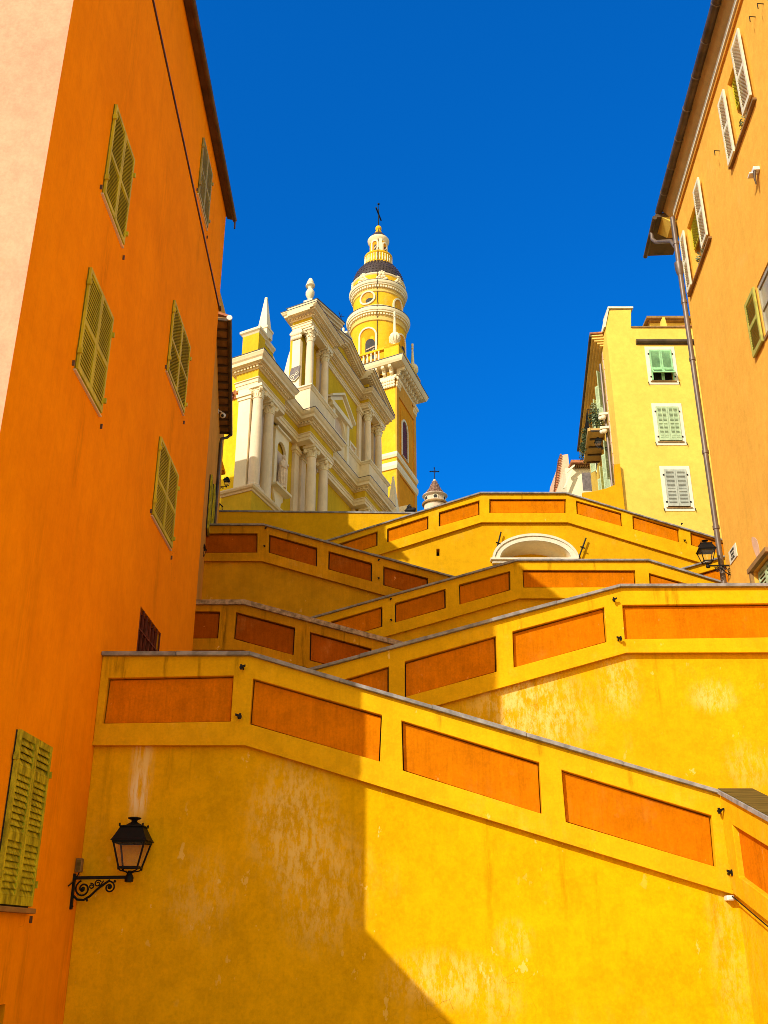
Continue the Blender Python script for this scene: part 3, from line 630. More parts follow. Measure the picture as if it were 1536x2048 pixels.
# ================================================================== second house on the left with the deep tiled eave
EA, EB = Vector((-4.36, 23.8, 17.7)), Vector((-5.31, 30.75, 17.7)); dE = (EB-EA).normalized(); nE = Vector((dE.y, -dE.x, 0))
Wl = EA-nE*.37; Wr = EB-nE*.37; 
t = thing('ochre_house', 'ochre house with deep dark timber eave half hidden behind the tall orange house', 'house', (Wr.x, Wr.y, 8))
mb = MB(); a = Wl-dE*2.5; b = Wr
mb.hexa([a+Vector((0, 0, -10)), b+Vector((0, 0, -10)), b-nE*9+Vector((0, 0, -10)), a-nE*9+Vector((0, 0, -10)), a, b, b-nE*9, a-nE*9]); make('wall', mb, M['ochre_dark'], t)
mb = MB()
A0 = EA+Vector((0, 0, .0)); B0 = EB
mb.hexa([EA-nE*.4-dE*0, EB-nE*.4, EB-nE*.02, EA-nE*.02, EA-nE*.4+UZ*.05, EB-nE*.4+UZ*.05, EB-nE*.02+UZ*.03, EA-nE*.02+UZ*.03]); make('soffit', mb, M['soffit'], t)
mb = MB(); L = (EB-EA).length
for k in range(15):
    mb = MB(); p = EA+dE*(L*k/14)*.985+dE*.04; mb.bar(p-nE*.42-UZ*.03, p-nE*.04-UZ*.03, dE*.035, UZ*.03); make('rafter', mb, M['gutter'], t)
mb = MB(); mb.hexa([EA-nE*4.5+UZ*1.25, EB-nE*4.5+UZ*1.25, EB+UZ*.06, EA+UZ*.06, EA-nE*4.5+UZ*1.4, EB-nE*4.5+UZ*1.4, EB+UZ*.13, EA+UZ*.13]); make('roof', mb, M['tile'], t)
mb = MB(); mb.tube([EA-dE*.05, EA.lerp(EB, .5), EB+dE*.1], .07, 10); make('gutter', mb, M['gutter'], t)
mb = MB(); mb.tube([EA-dE*.08, EA-dE*.03], .082, 10); make('gutter_end', mb, M['white'], t)
p = Wr+nE*.06-dE*.15
mb = MB(); mb.tube([EB-UZ*.05, EB-UZ*.16-nE*.1, p-UZ*.3+nE*.02, p-UZ*.5, p-UZ*8.6], .05, 8); make('downpipe', mb, M['gutter'], t)
for (s0, z0) in ((1.2, 13.1), (1.2, 9.6), (3.4, 12.4)):
    o = Wr-dE*(s0+.9)+UZ*(z0-17.7)+nE*.03
    mb = MB(); bxq(o, dE, UZ, nE)(mb, 0, .85, 0, 1.7, -.05, .0); win = make('window', mb, M['dark'], t)
    for s in (0, 1): make('shutter', leaf(o+nE*.005+dE*(.43*s), dE, UZ, nE, .42, 1.7, .05, .06, (.0, .5, 1.0), .07), M['olive_worn'], win)
mb = MB()                                  # cables stapled to the facade
for k, (s0, za, zb) in enumerate(((.35, 15.8, 8.4), (.6, 14.8, 10.5))):
    q = Wr-dE*s0+nE*(.04+.02*k); mb.tube([q+UZ*(za-17.7), q+UZ*((za+zb)/2-17.7)+dE*.03, q+UZ*(zb-17.7)], .012, 6)
for z in (12.7, 11.6, 9.4): q = Wr-dE*.2+nE*.02; mb.tube([q+UZ*(z-17.7)-dE*.3, q+UZ*(z-17.7)+nE*.18], .015, 6)
make('cable', mb, M['iron'], t)
# unseen blocks added behind the orange house to shade the upper walls
t = thing('rear_shade_block', 'unseen block behind the left houses, added to shade the upper walls', 'house', (-8, 26, 8))
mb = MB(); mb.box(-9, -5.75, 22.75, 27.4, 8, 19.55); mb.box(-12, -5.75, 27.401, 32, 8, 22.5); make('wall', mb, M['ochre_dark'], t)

# ================================================================== ochre house on the right
C0 = Vector((8.0, 22.0, 0)); tS = Vector((-.07, -1, 0)).normalized(); nS = Vector((-1, .07, 0)).normalized()
def R(s, o, z): return C0+tS*s+nS*o+Vector((0, 0, z))
def sz(x, y, o=0.0):
    p = atp(x, y, C0+nS*o, nS); return (p-C0).dot(tS), p.z
t = thing('ochre_house', 'sunlit ochre house with open ivory shutters along the right edge', 'house', (8, 22, 5.8))
def lf(tl, tr, br, bl, o):
    a, b, c, d = [sz(*q, o) for q in (tl, tr, br, bl)]
    return (a[0]+d[0])/2, (b[0]+c[0])/2, (c[1]+d[1])/2, (a[1]+b[1])/2       # s0 (far) .. s1 (near), z0, z1
L1n = lf((1460.6, 97.6), (1477, 70.7), (1507, 193), (1488, 217), .08); L1f = lf((1436, 212), (1447, 184.6), (1471, 297), (1460.6, 330), .08)
L2n = lf((1386, 382), (1397, 363), (1417.6, 473), (1405, 488), .08); L2f = lf((1360, 475), (1369, 467), (1383.4, 570.5), (1376.6, 586), .08)
L3 = lf((1490.7, 613), (1508, 569), (1524, 683), (1508, 718), .05)
def op_rect(ln, lfar):
    z0 = (ln[2]+lfar[2])/2+.04; z1 = (ln[3]+lfar[3])/2-.03
    return lfar[1]+.03, ln[0]-.03, z0, z1
O1 = op_rect(L1n, L1f); O2 = op_rect(L2n, L2f); O3 = (L3[1]+.02, L3[1]+.95, L3[2]+.05, L3[3]-.02)
s4, _ = sz(1509, 1160); _, z4 = sz(1522, 1125); O4 = (s4, s4+1.1, 5.9, z4)
holes = [[R(a, 0, c), R(b, 0, c), R(b, 0, d), R(a, 0, d)] for a, b, c, d in (O1, O2, O3, O4)]
mb = MB(); mb.slab([R(0, 0, 3), R(18, 0, 3), R(18, 0, 19.9), R(0, 0, 19.9)], holes, -nS*.4); mb.hexa([R(0, -9, 3), R(.4, -9, 3), R(.4, -.4, 3), R(0, -.4, 3), R(0, -9, 19.9), R(.4, -9, 19.9), R(.4, -.4, 19.9), R(0, -.4, 19.9)])
make('wall', mb, M['ochre'], t)
def rb(mb, s0, s1, o0, o1, z0, z1): mb.hexa([R(s0, o0, z0), R(s1, o0, z0), R(s1, o1, z0), R(s0, o1, z0), R(s0, o0, z1), R(s1, o0, z1), R(s1, o1, z1), R(s0, o1, z1)])
mb = MB(); rb(mb, .06, 18, .0, .09, 19.79, 19.93); make('cornice', mb, M['white_trim'], t)
mb = MB(); rb(mb, .06, 18, -.002, .05, 19.68, 19.786); make('cornice_fillet', mb, M['ochre_dark'], t)
mb = MB(); mb.hexa([R(-.32, 0, 19.94), R(18, 0, 19.94), R(18, .27, 20.26), R(-.32, .27, 20.26), R(-.32, -.3, 20.3), R(18, -.3, 20.3), R(18, .25, 20.31), R(-.32, .25, 20.31)]); make('soffit', mb, M['tan'], t)
mb = MB(); mb.hexa([R(-.05, -5, 22.3), R(18, -5, 22.3), R(18, .30, 20.32), R(-.05, .30, 20.32), R(-.05, -5, 22.5), R(18, -5, 22.5), R(18, .34, 20.38), R(-.05, .34, 20.38)]); make('roof', mb, M['tile'], t)
mb = MB(); mb.tube([R(-.35, .355, 20.27), R(9, .355, 20.27), R(18, .355, 20.27)], .105, 12); make('gutter', mb, M['gutter'], t)
for k in range(13): mb = MB(); s = .45+k*1.0; mb.tube([R(s-.015, .355, 20.27), R(s+.015, .355, 20.27)], .115, 12); make('gutter_strap', mb, M['pipe'], t)
# neighbouring roof end beyond the corner with its own gutter elbow
mb = MB(); mb.hexa([R(-.30, .46, 20.06), R(-2.0, .43, 20.04), R(-2.0, -.33, 20.04), R(-.30, -.33, 20.06), R(-.30, .48, 20.16), R(-2.0, .45, 20.16), R(-2.0, -.33, 20.3), R(-.30, -.33, 20.3)]); make('roof_end', mb, M['gutter'], t)
mb = MB(); mb.hexa([R(-.12, -.05, 19.72), R(-.8, -.05, 19.72), R(-.8, .10, 19.72), R(-.12, .10, 19.72), R(-.3, -.05, 20.055), R(-1.0, -.05, 20.04), R(-1.0, .30, 20.04), R(-.3, .30, 20.055)]); make('corbel', mb, M['lemon'], t)
mb = MB(); mb.tube([R(-.30, .50, 20.05), R(-2.02, .47, 20.03)], .065, 10); make('gutter', mb, M['gutter'], t)
mb = MB(); mb.tube([R(.02, .11, 19.75), R(.02, .11, 18.2), R(.02, .11, 5.9)], .066, 12); 
for z in (18.9, 17.0, 15.25, 12.6, 10.6): mb.lathe(R(.02, .11, z), [(.066, -.05), (.082, -.045), (.082, .045), (.066, .05)], 12)
mb.lathe(R(.02, .11, 17.95), [(.07, -.1), (.10, .0), (.12, .12), (.12, .3), (.07, .32)], 12)
mb.tube([R(-.9, .49, 20.0), R(-.9, .49, 19.78), R(-.8, .42, 19.6), R(-.2, .17, 19.15), R(-.03, .12, 18.8)], .055, 10); make('downpipe', mb, M['pipe'], t)
def leaf_r(L, o, mat, par, rails=(.0, .5, 1.0), yaw=0.0):
    a, b, c, d = L; return make('shutter', leaf(R(b, o, c), -tS, UZ, nS, b-a, d-c, .045, .07, rails, .06), M[mat], par)
for (O, Ln, Lf) in ((O1, L1n, L1f), (O2, L2n, L2f)):
    mb = MB(); rb(mb, O[0]-.02, O[1]+.02, -.42, -.36, O[2]-.02, O[3]+.02); win = make('window', mb, M['dark'], t)
    mb = MB(); rb(mb, O[0]-.001, O[0]+.06, -.35, -.25, O[2], O[3]); rb(mb, O[1]-.06, O[1]+.001, -.35, -.25, O[2], O[3]); rb(mb, O[0]+.06, O[1]-.06, -.349, -.251, O[3]-.07, O[3]+.001); make('frame', mb, M['cream_shutter'], win)
    leaf_r(Ln, .07, 'cream_shutter', win); leaf_r(Lf, .07, 'cream_shutter', win)
    make('blind', leaf(R(O[1]-.05, -.12, O[2]+(O[3]-O[2])*.55), -tS, UZ, nS, O[1]-O[0]-.1, (O[3]-O[2])*.45-.02, .04, .02, (.0, 1.0), .06), M['olive'], win)
    mb = MB(); rb(mb, Lf[0]-.1, Ln[1]+.02, -.05, .08, O[2]-.115, O[2]-.06); make('sill', mb, M['soffit'], win)
    mb = MB(); rb(mb, O[0], O[1], -.36, -.002, O[2]-.055, O[2]-.001); make('sill_slab', mb, M['pinkbox'], win)
mb = MB(); rb(mb, O3[0]-.02, O3[1]+.02, -.12, -.05, O3[2]-.02, O3[3]+.02); win = make('window', mb, M['grey_glass'], t); leaf_r(L3, .03, 'lime', win)
mb = MB(); rb(mb, O3[0]-.001, O3[0]+.05, -.05, -.02, O3[2], O3[3]); rb(mb, O3[0]+.05, O3[1], -.05, -.021, O3[3]-.1, O3[3]+.001); rb(mb, O3[0]+.05, O3[1], -.05, -.022, O3[2]+.6, O3[2]+.66); make('frame', mb, M['grey_glass'], win)
mb = MB(); rb(mb, O3[0]-.0, O3[1]+.1, -.02, .03, O3[2]-.07, O3[2]-.001); make('sill', mb, M['soffit'], win)
mb = MB(); rb(mb, O4[0]-.02, O4[1]+.02, -.42, -.3, O4[2]-.02, O4[3]+.02); win = make('window', mb, M['dark'], t)
for s in (0, 1): make('shutter', leaf(R(O4[0]+.56+.52*s, -.12, O4[2]), -tS, UZ, nS, .5, O4[3]-O4[2]-.04, .05, .05, (.0, .5, 1.0), .085), M['pale_green'], win)
mb = MB(); rb(mb, O4[0]-.14, O4[1]+.15, -.001, .09, O4[3]+.0, O4[3]+.10); rb(mb, O4[0]-.1, O4[0]+.0, .0, .07, O4[2]+.1, O4[3]-.002); make('lintel', mb, M['soffit'], win)
sp, zp = sz(1512.5, 1095); mb = MB()
pts = []
for k in range(18):
    a = 2*PI*k/18; rr = 1+.12*math.sin(3*a+1); pts.append(R(sp+.17*rr*math.cos(a)-.10*math.sin(a), .004, zp+.30*rr*math.sin(a)))
mb.slab(pts, [], nS*.006); make('plaster_patch', mb, M['pink'], t)
# iron hooks and a broken fitting
for (x, y) in ((1508, 34), (1437, 302), (1524, 8)):
    s, z = sz(x, y, .03); hooks = MB(); hooks.tube([R(s, 0, z), R(s, .12, z+.02), R(s+.02, .13, z-.14)], .010, 6); make('hook', hooks, M['iron'], t)
s, z = sz(1510, 342, .08); q = R(s, 0, z)
b = thing('wall_fitting', 'broken white fitting with a dangling brown end on the right house between two windows', 'fitting', q)
mb = MB(); rb(mb, s-.08, s+.08, 0, .13, z-.03, z+.06); rb(mb, s-.14, s+.02, .05, .2, z-.07, z-.0305); make('bracket', mb, M['white'], b, bevel=.01)
mb = MB(); mb.tube([R(s+.03, .1, z-.03), R(s+.02, .12, z-.2), R(s-.01, .1, z-.33)], .035, 8, r2=.012); make('stub', mb, M['gutter'], b)
# street name plate
sa, za = sz(1458, 1115, .02); sb, zb = sz(1472, 1099, .02); zt_ = (sz(1458, 1102, .02)[1]+sz(1470, 1086, .02)[1])/2; zb_ = (sz(1462, 1129, .02)[1]+sz(1472, 1112, .02)[1])/2
b = thing('street_sign', 'small cream street name plate with dark letters beside the downpipe', 'sign', R((sa+sb)/2, 0, zb_))
mb = MB(); rb(mb, sa, sb, .0, .018, zb_, zt_); make('plate', mb, M['white_trim'], b)
def text(word, c, right, up, size, mat, par):
    cu = bpy.data.curves.new('lettering', 'FONT'); cu.body = word; cu.size = size; cu.align_x = 'CENTER'; cu.align_y = 'CENTER'; cu.extrude = .004
    o = bpy.data.objects.new('lettering', cu); COL.objects.link(o); dg = bpy.context.evaluated_depsgraph_get(); me = bpy.data.meshes.new_from_object(o.evaluated_get(dg))
    nrm = right.cross(up); me.transform(Matrix((right, up, nrm)).transposed().to_4x4()); me.transform(Matrix.Translation(c)); me.materials.clear(); me.materials.append(M[mat])
    bpy.data.objects.remove(o); o = bpy.data.objects.new('lettering', me); COL.objects.link(o); o.parent = par; o.matrix_parent_inverse = ROOTM[par.name].inverted(); ROOTM[o.name] = Matrix.Identity(4); return o
hgt = zt_-zb_
for k, wd in enumerate(('RAMPES', 'SAINT', 'MICHEL')): text(wd, R((sa+sb)/2, .022, zt_-hgt*(.22+.28*k)), tS, UZ, hgt*.27, 'ink', b)
# plants on the two sills
def leaves(mb, c, r, n, size, rnd):
    for _ in range(n):
        d = Vector((rnd.gauss(0, 1), rnd.gauss(0, 1), rnd.gauss(0, 1))).normalized()*rnd.random()**.4
        p = Vector(c)+Vector((d.x*r[0], d.y*r[1], d.z*r[2])); a = Vector((rnd.gauss(0, 1), rnd.gauss(0, 1), rnd.gauss(0, .7))).normalized(); b2 = a.cross(Vector((rnd.gauss(0, 1), rnd.gauss(0, 1), rnd.gauss(0, 1)))).normalized()
        s = size*rnd.uniform(.6, 1.3); i = [mb.P(p-a*s), mb.P(p+b2*s*.45), mb.P(p+a*s), mb.P(p-b2*s*.45)]; mb.F(i)
rnd = random.Random(3)
for (O, lab) in ((O1, 'leafy potted plant on the upper open window sill of the right house'), (O2, 'leafy potted plant on the lower open window sill of the right house')):
    sc_ = O[0]+(O[1]-O[0])*.35; q = R(sc_, -.16, O[2])
    b = thing('potted_plant', lab, 'plant', q, 'plants on the sills of the right house')
    mb = MB(); mb.lathe(q, [(.06, 0), (.085, .14), (.095, .14), (.095, .17), (.07, .17)], 12); make('pot', mb, M['terracotta'], b)
    mb = MB(); leaves(mb, q+UZ*.36, (.17, .17, .24), 130, .05, rnd); make('foliage', mb, M['leaf2'], b)

# ================================================================== lemon yellow house at the upper right
DY = 36.0
xl = at(1232, 850, DY).x
t = thing('yellow_house', 'lemon yellow house with three white framed shuttered windows beyond the downpipe', 'house', (xl, DY, 10))
wq = [((1289, 693.7), (1346, 693.7), (1359.5, 768.7), (1297.4, 770)), ((1302.8, 807), (1362, 807), (1373, 890.5), (1311.5, 891)), ((1318.5, 932.7), (1378, 932), (1389.5, 1021.8), (1329, 1023))]
wr = []
for q in wq:
    a, b, c, d = [at(x, y, DY) for x, y in q]; wr.append(((a.x+d.x)/2, (b.x+c.x)/2, (c.z+d.z)/2, (a.z+b.z)/2))
fr = .155
holes = [[Vector((x0+fr, DY, z0+fr)), Vector((x1-fr, DY, z0+fr)), Vector((x1-fr, DY, z1-fr)), Vector((x0+fr, DY, z1-fr))] for x0, x1, z0, z1 in wr]
pt = lambda x, y: at(x, y, DY)
outl = [Vector((xl, DY, 10)), Vector((xl, DY, pt(1222, 700).z)), pt(1214, 688), pt(1211.5, 652), pt(1219, 621), pt(1262, 619.5), pt(1262, 656), Vector((20, DY, pt(1262, 656).z)), Vector((20, DY, 10))]
mb = MB(); mb.slab(outl, holes, (0, .9, 0)); make('front_wall', mb, M['lemon'], t)
mb = MB(); a, b = pt(1217, 619), pt(1264, 618); mb.box(a.x-.03, b.x+.04, DY-.06, DY+1.0, b.z+.01, b.z+.09); c = pt(1211, 655); mb.hexa([(c.x-.07, DY-.04, c.z), (c.x-.01, DY-.04, c.z), (c.x-.01, DY+.9, c.z), (c.x-.07, DY+.9, c.z), (a.x-.04, DY-.04, a.z), (a.x+.02, DY-.04, a.z+.05), (a.x+.02, DY+.9, a.z+.05), (a.x-.04, DY+.9, a.z)])
make('chimney_cap', mb, M['white_trim'], t)
mb = MB(); a = pt(1262, 656); mb.box(a.x, 20, DY-.05, DY+.95, a.z+.003, a.z+.06); make('coping', mb, M['soffit'], t)
mb = MB(); a, b = pt(1271, 682), pt(1400, 690); mb.tube([(a.x, DY-.09, a.z-.06), (20, DY-.09, a.z-.06)], .085, 10); mb.box(a.x, 20, DY-.05, DY-.003, a.z-.19, a.z-.12); make('gutter', mb, M['gutter'], t)
RX_, NYm = Vector((1, 0, 0)), Vector((0, -1, 0))
mats = ['mint', 'pale_green', 'grey_shutter']
for i, (x0, x1, z0, z1) in enumerate(wr):
    f = bxq((x0, DY, z0), RX_, UZ, NYm); w, h = x1-x0, z1-z0
    mb = MB(); f(mb, fr-.02, w-fr+.02, fr-.02, h-fr+.02, -.4, -.3); win = make('window', mb, M['dark'], t)
    mb = MB(); f(mb, 0, fr, 0, h, -.001, .022); f(mb, w-fr, w, 0, h, -.001, .022); f(mb, fr, w-fr, h-fr, h, -.0011, .0221); f(mb, fr, w-fr, 0, fr-.035, -.0011, .0221); make('surround', mb, M['white_trim'], win)
    lw = (w-2*fr)/2-.01
    for s in (0, 1):
        ox = fr+.005+s*(lw+.01)
        if i == 0:
            o = Vector((x0+ox, DY-.02, z0+fr+.05)); hh = h-2*fr-.06; cut = .34
            mb = leaf(o+UZ*hh*cut, RX_, UZ, NYm, lw, hh*(1-cut), .04, .06, (.0, 1.0), .05)
            f2 = bxq(o, RX_, UZ, NYm); f2(mb, 0, .055, 0, hh*cut-.001, 0, .04); f2(mb, lw-.055, lw, 0, hh*cut-.001, 0, .04)
            sh = make('shutter', mb, M[mats[i]], win)
            up = Vector((0, -.62, -.78)); make('shutter_flap', leaf(o+UZ*(hh*cut-.01)+NYm*.05+up*.38, RX_, -up, Vector((0, -.78, .62)), lw, .38, .03, .05, (.0, 1.0), .05), M[mats[i]], sh)
        else:
            mb = leaf(Vector((x0+ox, DY-.02, z0+fr+.05)), RX_, UZ, NYm, lw, h-2*fr-.06, .04, .06, (.0, .16, .52, 1.0) if i == 1 else (.0, .42, 1.0), .055)
            if i == 1: bxq((x0+ox, DY-.02, z0+fr+.05), RX_, UZ, NYm)(mb, lw/2-.02, lw/2+.02, .05, h-2*fr-.1, .001, .042)
            make('shutter', mb, M[mats[i]], win)
    mb = MB(); f(mb, fr-.07, w-fr+.07, fr-.035, fr-.001, -.2, .075); make('sill', mb, M['soffit'], win)
    for a in (-.03, w+.0):
        for b in (.03,): mb = MB(); mb.tube([Vector((x0+a+.015, DY, z0+b+.1)), Vector((x0+a+.015, DY-.06, z0+b+.06)), Vector((x0+a+.015, DY-.07, z0+b-.06))], .014, 6); make('shutter_catch', mb, M['iron'], win)
    for a in (fr-.03, w-fr+.03):
        for b in (.2, .8): mb = MB(); mb.box(x0+a-.03, x0+a+.03, DY-.05, DY-.023, z0+h*b-.03, z0+h*b+.03); make('hinge', mb, M['iron'], win)
# left flank receding behind
dF = Vector((.13, 1, 0)).normalized(); nF = Vector((-dF.y, dF.x, 0))
def Fk(s, o, z): return Vector((xl, DY+.9, 0))+dF*s+nF*o+Vector((0, 0, z))
zc = 25.3; LF = 10.3
mb = MB(); mb.hexa([Fk(0, 0, 10), Fk(LF, 0, 10), Fk(LF, -9, 10), Fk(0, -9, 10), Fk(0, 0, zc), Fk(LF, 0, zc), Fk(LF, -9, zc), Fk(0, -9, zc)]); make('side_wall', mb, M['lemon'], t)
def fb(mb, s0, s1, o0, o1, z0, z1): mb.hexa([Fk(s0, o0, z0), Fk(s1, o0, z0), Fk(s1, o1, z0), Fk(s0, o1, z0), Fk(s0, o0, z1), Fk(s1, o0, z1), Fk(s1, o1, z1), Fk(s0, o1, z1)])
mb = MB()
for k in range(4): fb(mb, -.25-.06*k, LF+.1+.05*k, -.2, .14+.11*k, zc-.28+.09*k, zc-.19+.09*k-.002*(k < 3))
make('cornice', mb, M['warm_tan'], t)
mb = MB(); mb.tube([Fk(-.5, .52, zc+.13), Fk(LF+.3, .52, zc+.13)], .06, 8); make('gutter', mb, M['gutter'], t)
mb = MB(); fb(mb, -.5, LF+.3, .0, .48, zc+.09, zc+.14); make('soffit', mb, M['warm_tan'], t)
mb = MB(); mb.hexa([Fk(-.52, .54, zc+.2), Fk(LF+.32, .54, zc+.2), Fk(LF+.32, -4, zc+.25), Fk(-.52, -4, zc+.25), Fk(-.52, .54, zc+.27), Fk(LF+.32, .54, zc+.27), Fk(LF+.32, -4, zc+.3), Fk(-.52, -4, zc+.3)]); make('roof', mb, M['tile'], t)
mb = MB()
for k in range(26): z = 12+.5*k; fb(mb, -.0, .34 if k % 2 else .2, -.001, .03, z+.01, z+.48)
make('quoins', mb, M['pink'], t)
for (s0, z0) in ((.9, 22.6), (3.4, 22.6), (6.2, 22.6), (.9, 19.2), (3.4, 19.2), (6.2, 19.2), (.9, 16.0), (3.4, 16.0), (6.2, 16.0)):
    mb = MB(); fb(mb, s0, s0+.9, -.05, .012, z0, z0+1.75); win = make('window', mb, M['dark'], t)
    mb = MB(); fb(mb, s0-.14, s0-.001, -.001, .03, z0-.1, z0+1.9); fb(mb, s0+.901, s0+1.04, -.001, .03, z0-.1, z0+1.9); make('surround', mb, M['white_trim'], win)
    for sgn in (0, 1):                       # leaves swung open, standing off the facade
        h0 = Fk(s0 if sgn == 0 else s0+.9, .02, z0); ang = math.radians(42); d = (nF*math.sin(ang)+dF*math.cos(ang)*(-1 if sgn == 0 else 1))
        make('shutter', leaf(h0, d, UZ, d.cross(UZ), .36, 1.75, .035, .05, (.0, .5, 1.0), .07), M['pale_green'], win)
def balcony(s0, s1, z, dep, front_mat):
    mb = MB(); fb(mb, s0, s1, 0, dep, z-.09, z); fb(mb, s0-.03, s1+.03, dep-.08, dep+.03, z-.13, z+.01); slab_ = make('balcony', mb, M['tan'], t)
    mb = MB(); n = 5
    for k in range(n): s = s0+(s1-s0)*(k+.0)/(n-1)*.96+.03; fb(mb, s-.045, s+.045, .03, dep-.1, z-.155, z-.0905)
    make('beam', mb, M['gutter'], slab_)
    mb = MB()
    def post(s, o): mb.tube([Fk(s, o, z), Fk(s, o, z+.95)], .011, 5)
    m = int((s1-s0)/.13)
    for k in range(m+1): post(s0+(s1-s0)*k/m, dep-.03)
    for k in range(6): post(s0+.01, dep*k/6); post(s1-.01, dep*k/6)
    for zz in (.95, .12): mb.tube([Fk(s0, 0, z+zz), Fk(s0, dep-.03, z+zz), Fk(s1, dep-.03, z+zz), Fk(s1, 0, z+zz)], .016, 6)
    make('railing', mb, M['iron'], slab_)
balcony(2.0, 5.3, 22.25, .72, 'iron')
balcony(5.4, 8.3, 19.3, .72, 'iron')
# climbing plants and pots on the balconies
rnd = random.Random(11)
b = thing('balcony_plant', 'dense dark green plants filling the near railing of the upper balcony', 'plant', Fk(2.1, .4, 22.3), 'plants on the balconies of the yellow house')
mb = MB(); leaves(mb, Fk(2.0, .36, 22.72), (.40, .16, .45), 420, .06, rnd); make('foliage', mb, M['leaf'], b)
b = thing('balcony_plant', 'pale leafy plant rising above the upper balcony railing', 'plant', Fk(2.2, .4, 23.2), 'plants on the balconies of the yellow house')
mb = MB(); leaves(mb, Fk(2.3, .36, 23.4), (.2, .2, .3), 130, .06, rnd); make('foliage', mb, M['leaf2'], b)
b = thing('balcony_plant', 'dark hanging plants along the outer edge of the upper balcony', 'plant', Fk(4.5, .7, 22.3), 'plants on the balconies of the yellow house')
mb = MB(); 
for k in range(6): leaves(mb, Fk(2.9+.42*k, .8, 22.45+.2*math.sin(k*2)), (.16, .2, .34), 90, .06, rnd)
make('foliage', mb, M['leaf'], b)
for k in range(2):
    q = Fk(5.5, .14+.36*k, 20.25); b = thing('flower_box', ['terracotta flower box on the lower balcony rail, nearer the house', 'terracotta flower box on the lower balcony rail, outer one'][k], 'flower box', q, 'flower boxes on the lower balcony')
    mb = MB(); mb.bar(q-nF*.14, q+nF*.14, dF*.09, UZ*.08); make('box', mb, M['terracotta'], b)
b = thing('balcony_plant', 'silvery speckled plants behind the lower balcony railing', 'plant', Fk(5.5, .4, 19.4), 'plants on the balconies of the yellow house')
mb = MB(); leaves(mb, Fk(5.5, .36, 19.75), (.38, .14, .4), 240, .06, rnd); make('foliage', mb, M['leaf2'], b)
# carved consoles at the corner
for k, z in enumerate((21.9, 21.25)):
    mb = MB(); q = Fk(.35, .22, z); mb.sphere(q, .13, 10, 8, (1, .8, 1)); mb.bar(q+nF*.18+UZ*.1, q-nF*.22+UZ*.12, dF*.12, UZ*.05); mb.sphere(q+nF*.12-UZ*.05, .09, 8, 6); make('console', mb, M['white_trim'], t)
mb = MB(); q = Fk(.6, .12, 20.2); mb.tube([Fk(.55, .10, 24.6), Fk(.55, .10, 14)], .06, 8); make('downpipe', mb, M['pipe'], t)
# orange garden wall at its foot
t2 = thing('garden_wall', 'curved orange wall piece at the foot of the yellow house', 'wall', (xl, DY-.5, 10))
pts = [at(1165, 985, 35.8), at(1186, 983, 35.8), at(1212, 977, 35.8), at(1231, 969, 35.8), at(1229, 929, 35.8), at(1240, 927, 35.8), at(1246.5, 990, 35.8)]
mb = MB(); mb.slab([Vector((pts[0].x, 35.8, 12))]+pts+[Vector((pts[-1].x, 35.8, 12))], [], (0, .15, 0)); make('wall', mb, M['amber'], t2)
# penthouse behind the parapet
t3 = thing('roof_house', 'small roof storey with tiled eave behind the yellow house parapet', 'house', (12, 40, 24))
DP = 41
a, b, c = at(1292, 640, DP), at(1400, 642, DP), at(1300, 652, DP)
mb = MB(); mb.box(c.x, 17, DP, DP+4, 20, a.z-.12); make('wall', mb, M['lemon'], t3)
mb = MB(); mb.box(a.x-.05, 17.4, DP-.35, DP+4.3, a.z-.1, a.z); mb.box(a.x+.1, 17.3, DP-.2, DP+4.2, a.z-.16, a.z-.1); make('eave', mb, M['soffit'], t3)
mb = MB(); q = at(1327, 655, DP-1); mb.hexa([(q.x-.3, DP-1.2, q.z-.8), (q.x+.22, DP-1.2, q.z-.8), (q.x+.22, DP-.8, q.z-.8), (q.x-.3, DP-.8, q.z-.8), (q.x-.05, DP-1.2, q.z+.45), (q.x+.05, DP-1.2, q.z+.45), (q.x+.05, DP-.8, q.z+.45), (q.x-.05, DP-.8, q.z+.45)]); make('chimney', mb, M['lemon'], t3)

# ================================================================== far pink house and chapel turret
DK = 58.0
t = thing('pink_house', 'far salmon house with stepped gable left of the yellow house', 'house', (12, DK, 20))
k = lambda x, y: at(x, y, DK)
mb = MB(); mb.slab([Vector((k(1117, 985).x, DK, 18)), k(1113, 984), k(1124, 910), k(1136, 908), k(1139, 940), k(1141, 985), Vector((k(1141, 985).x, DK, 18))], [], (0, 5, 0)); make('gable_wall', mb, M['pink'], t)
mb = MB()
for i in range(16):
    q = k(1112.5, 984).lerp(k(1122.5, 911), i/15); mb.tube([q+Vector((-.04, -.12, 0)), q+Vector((-.04, .9, 0))], .07, 6)
make('roof_tile', mb, M['tile'], t)
t = thing('cream_house', 'far cream house with a railed balcony below the yellow house eave', 'house', (12, 54, 18))
DK2 = 54; k = lambda x, y: at(x, y, DK2)
mb = MB(); mb.box(k(1134, 985).x, k(1200, 985).x, DK2, DK2+5, 16, k(1150, 936).z); make('wall', mb, M['cream_hi'], t)
mb = MB(); q = k(1139, 932); mb.box(q.x, k(1200, 930).x, DK2-.6, DK2+5, q.z-.05, q.z+.12); make('roof', mb, M['tile'], t)
mb = MB(); 
for i in range(12): x = k(1146, 938).x+i*.13; mb.box(x, x+.07, DK2-.35, DK2-.001, q.z-.17, q.z-.055)
make('eave_bracket', mb, M['soffit'], t)
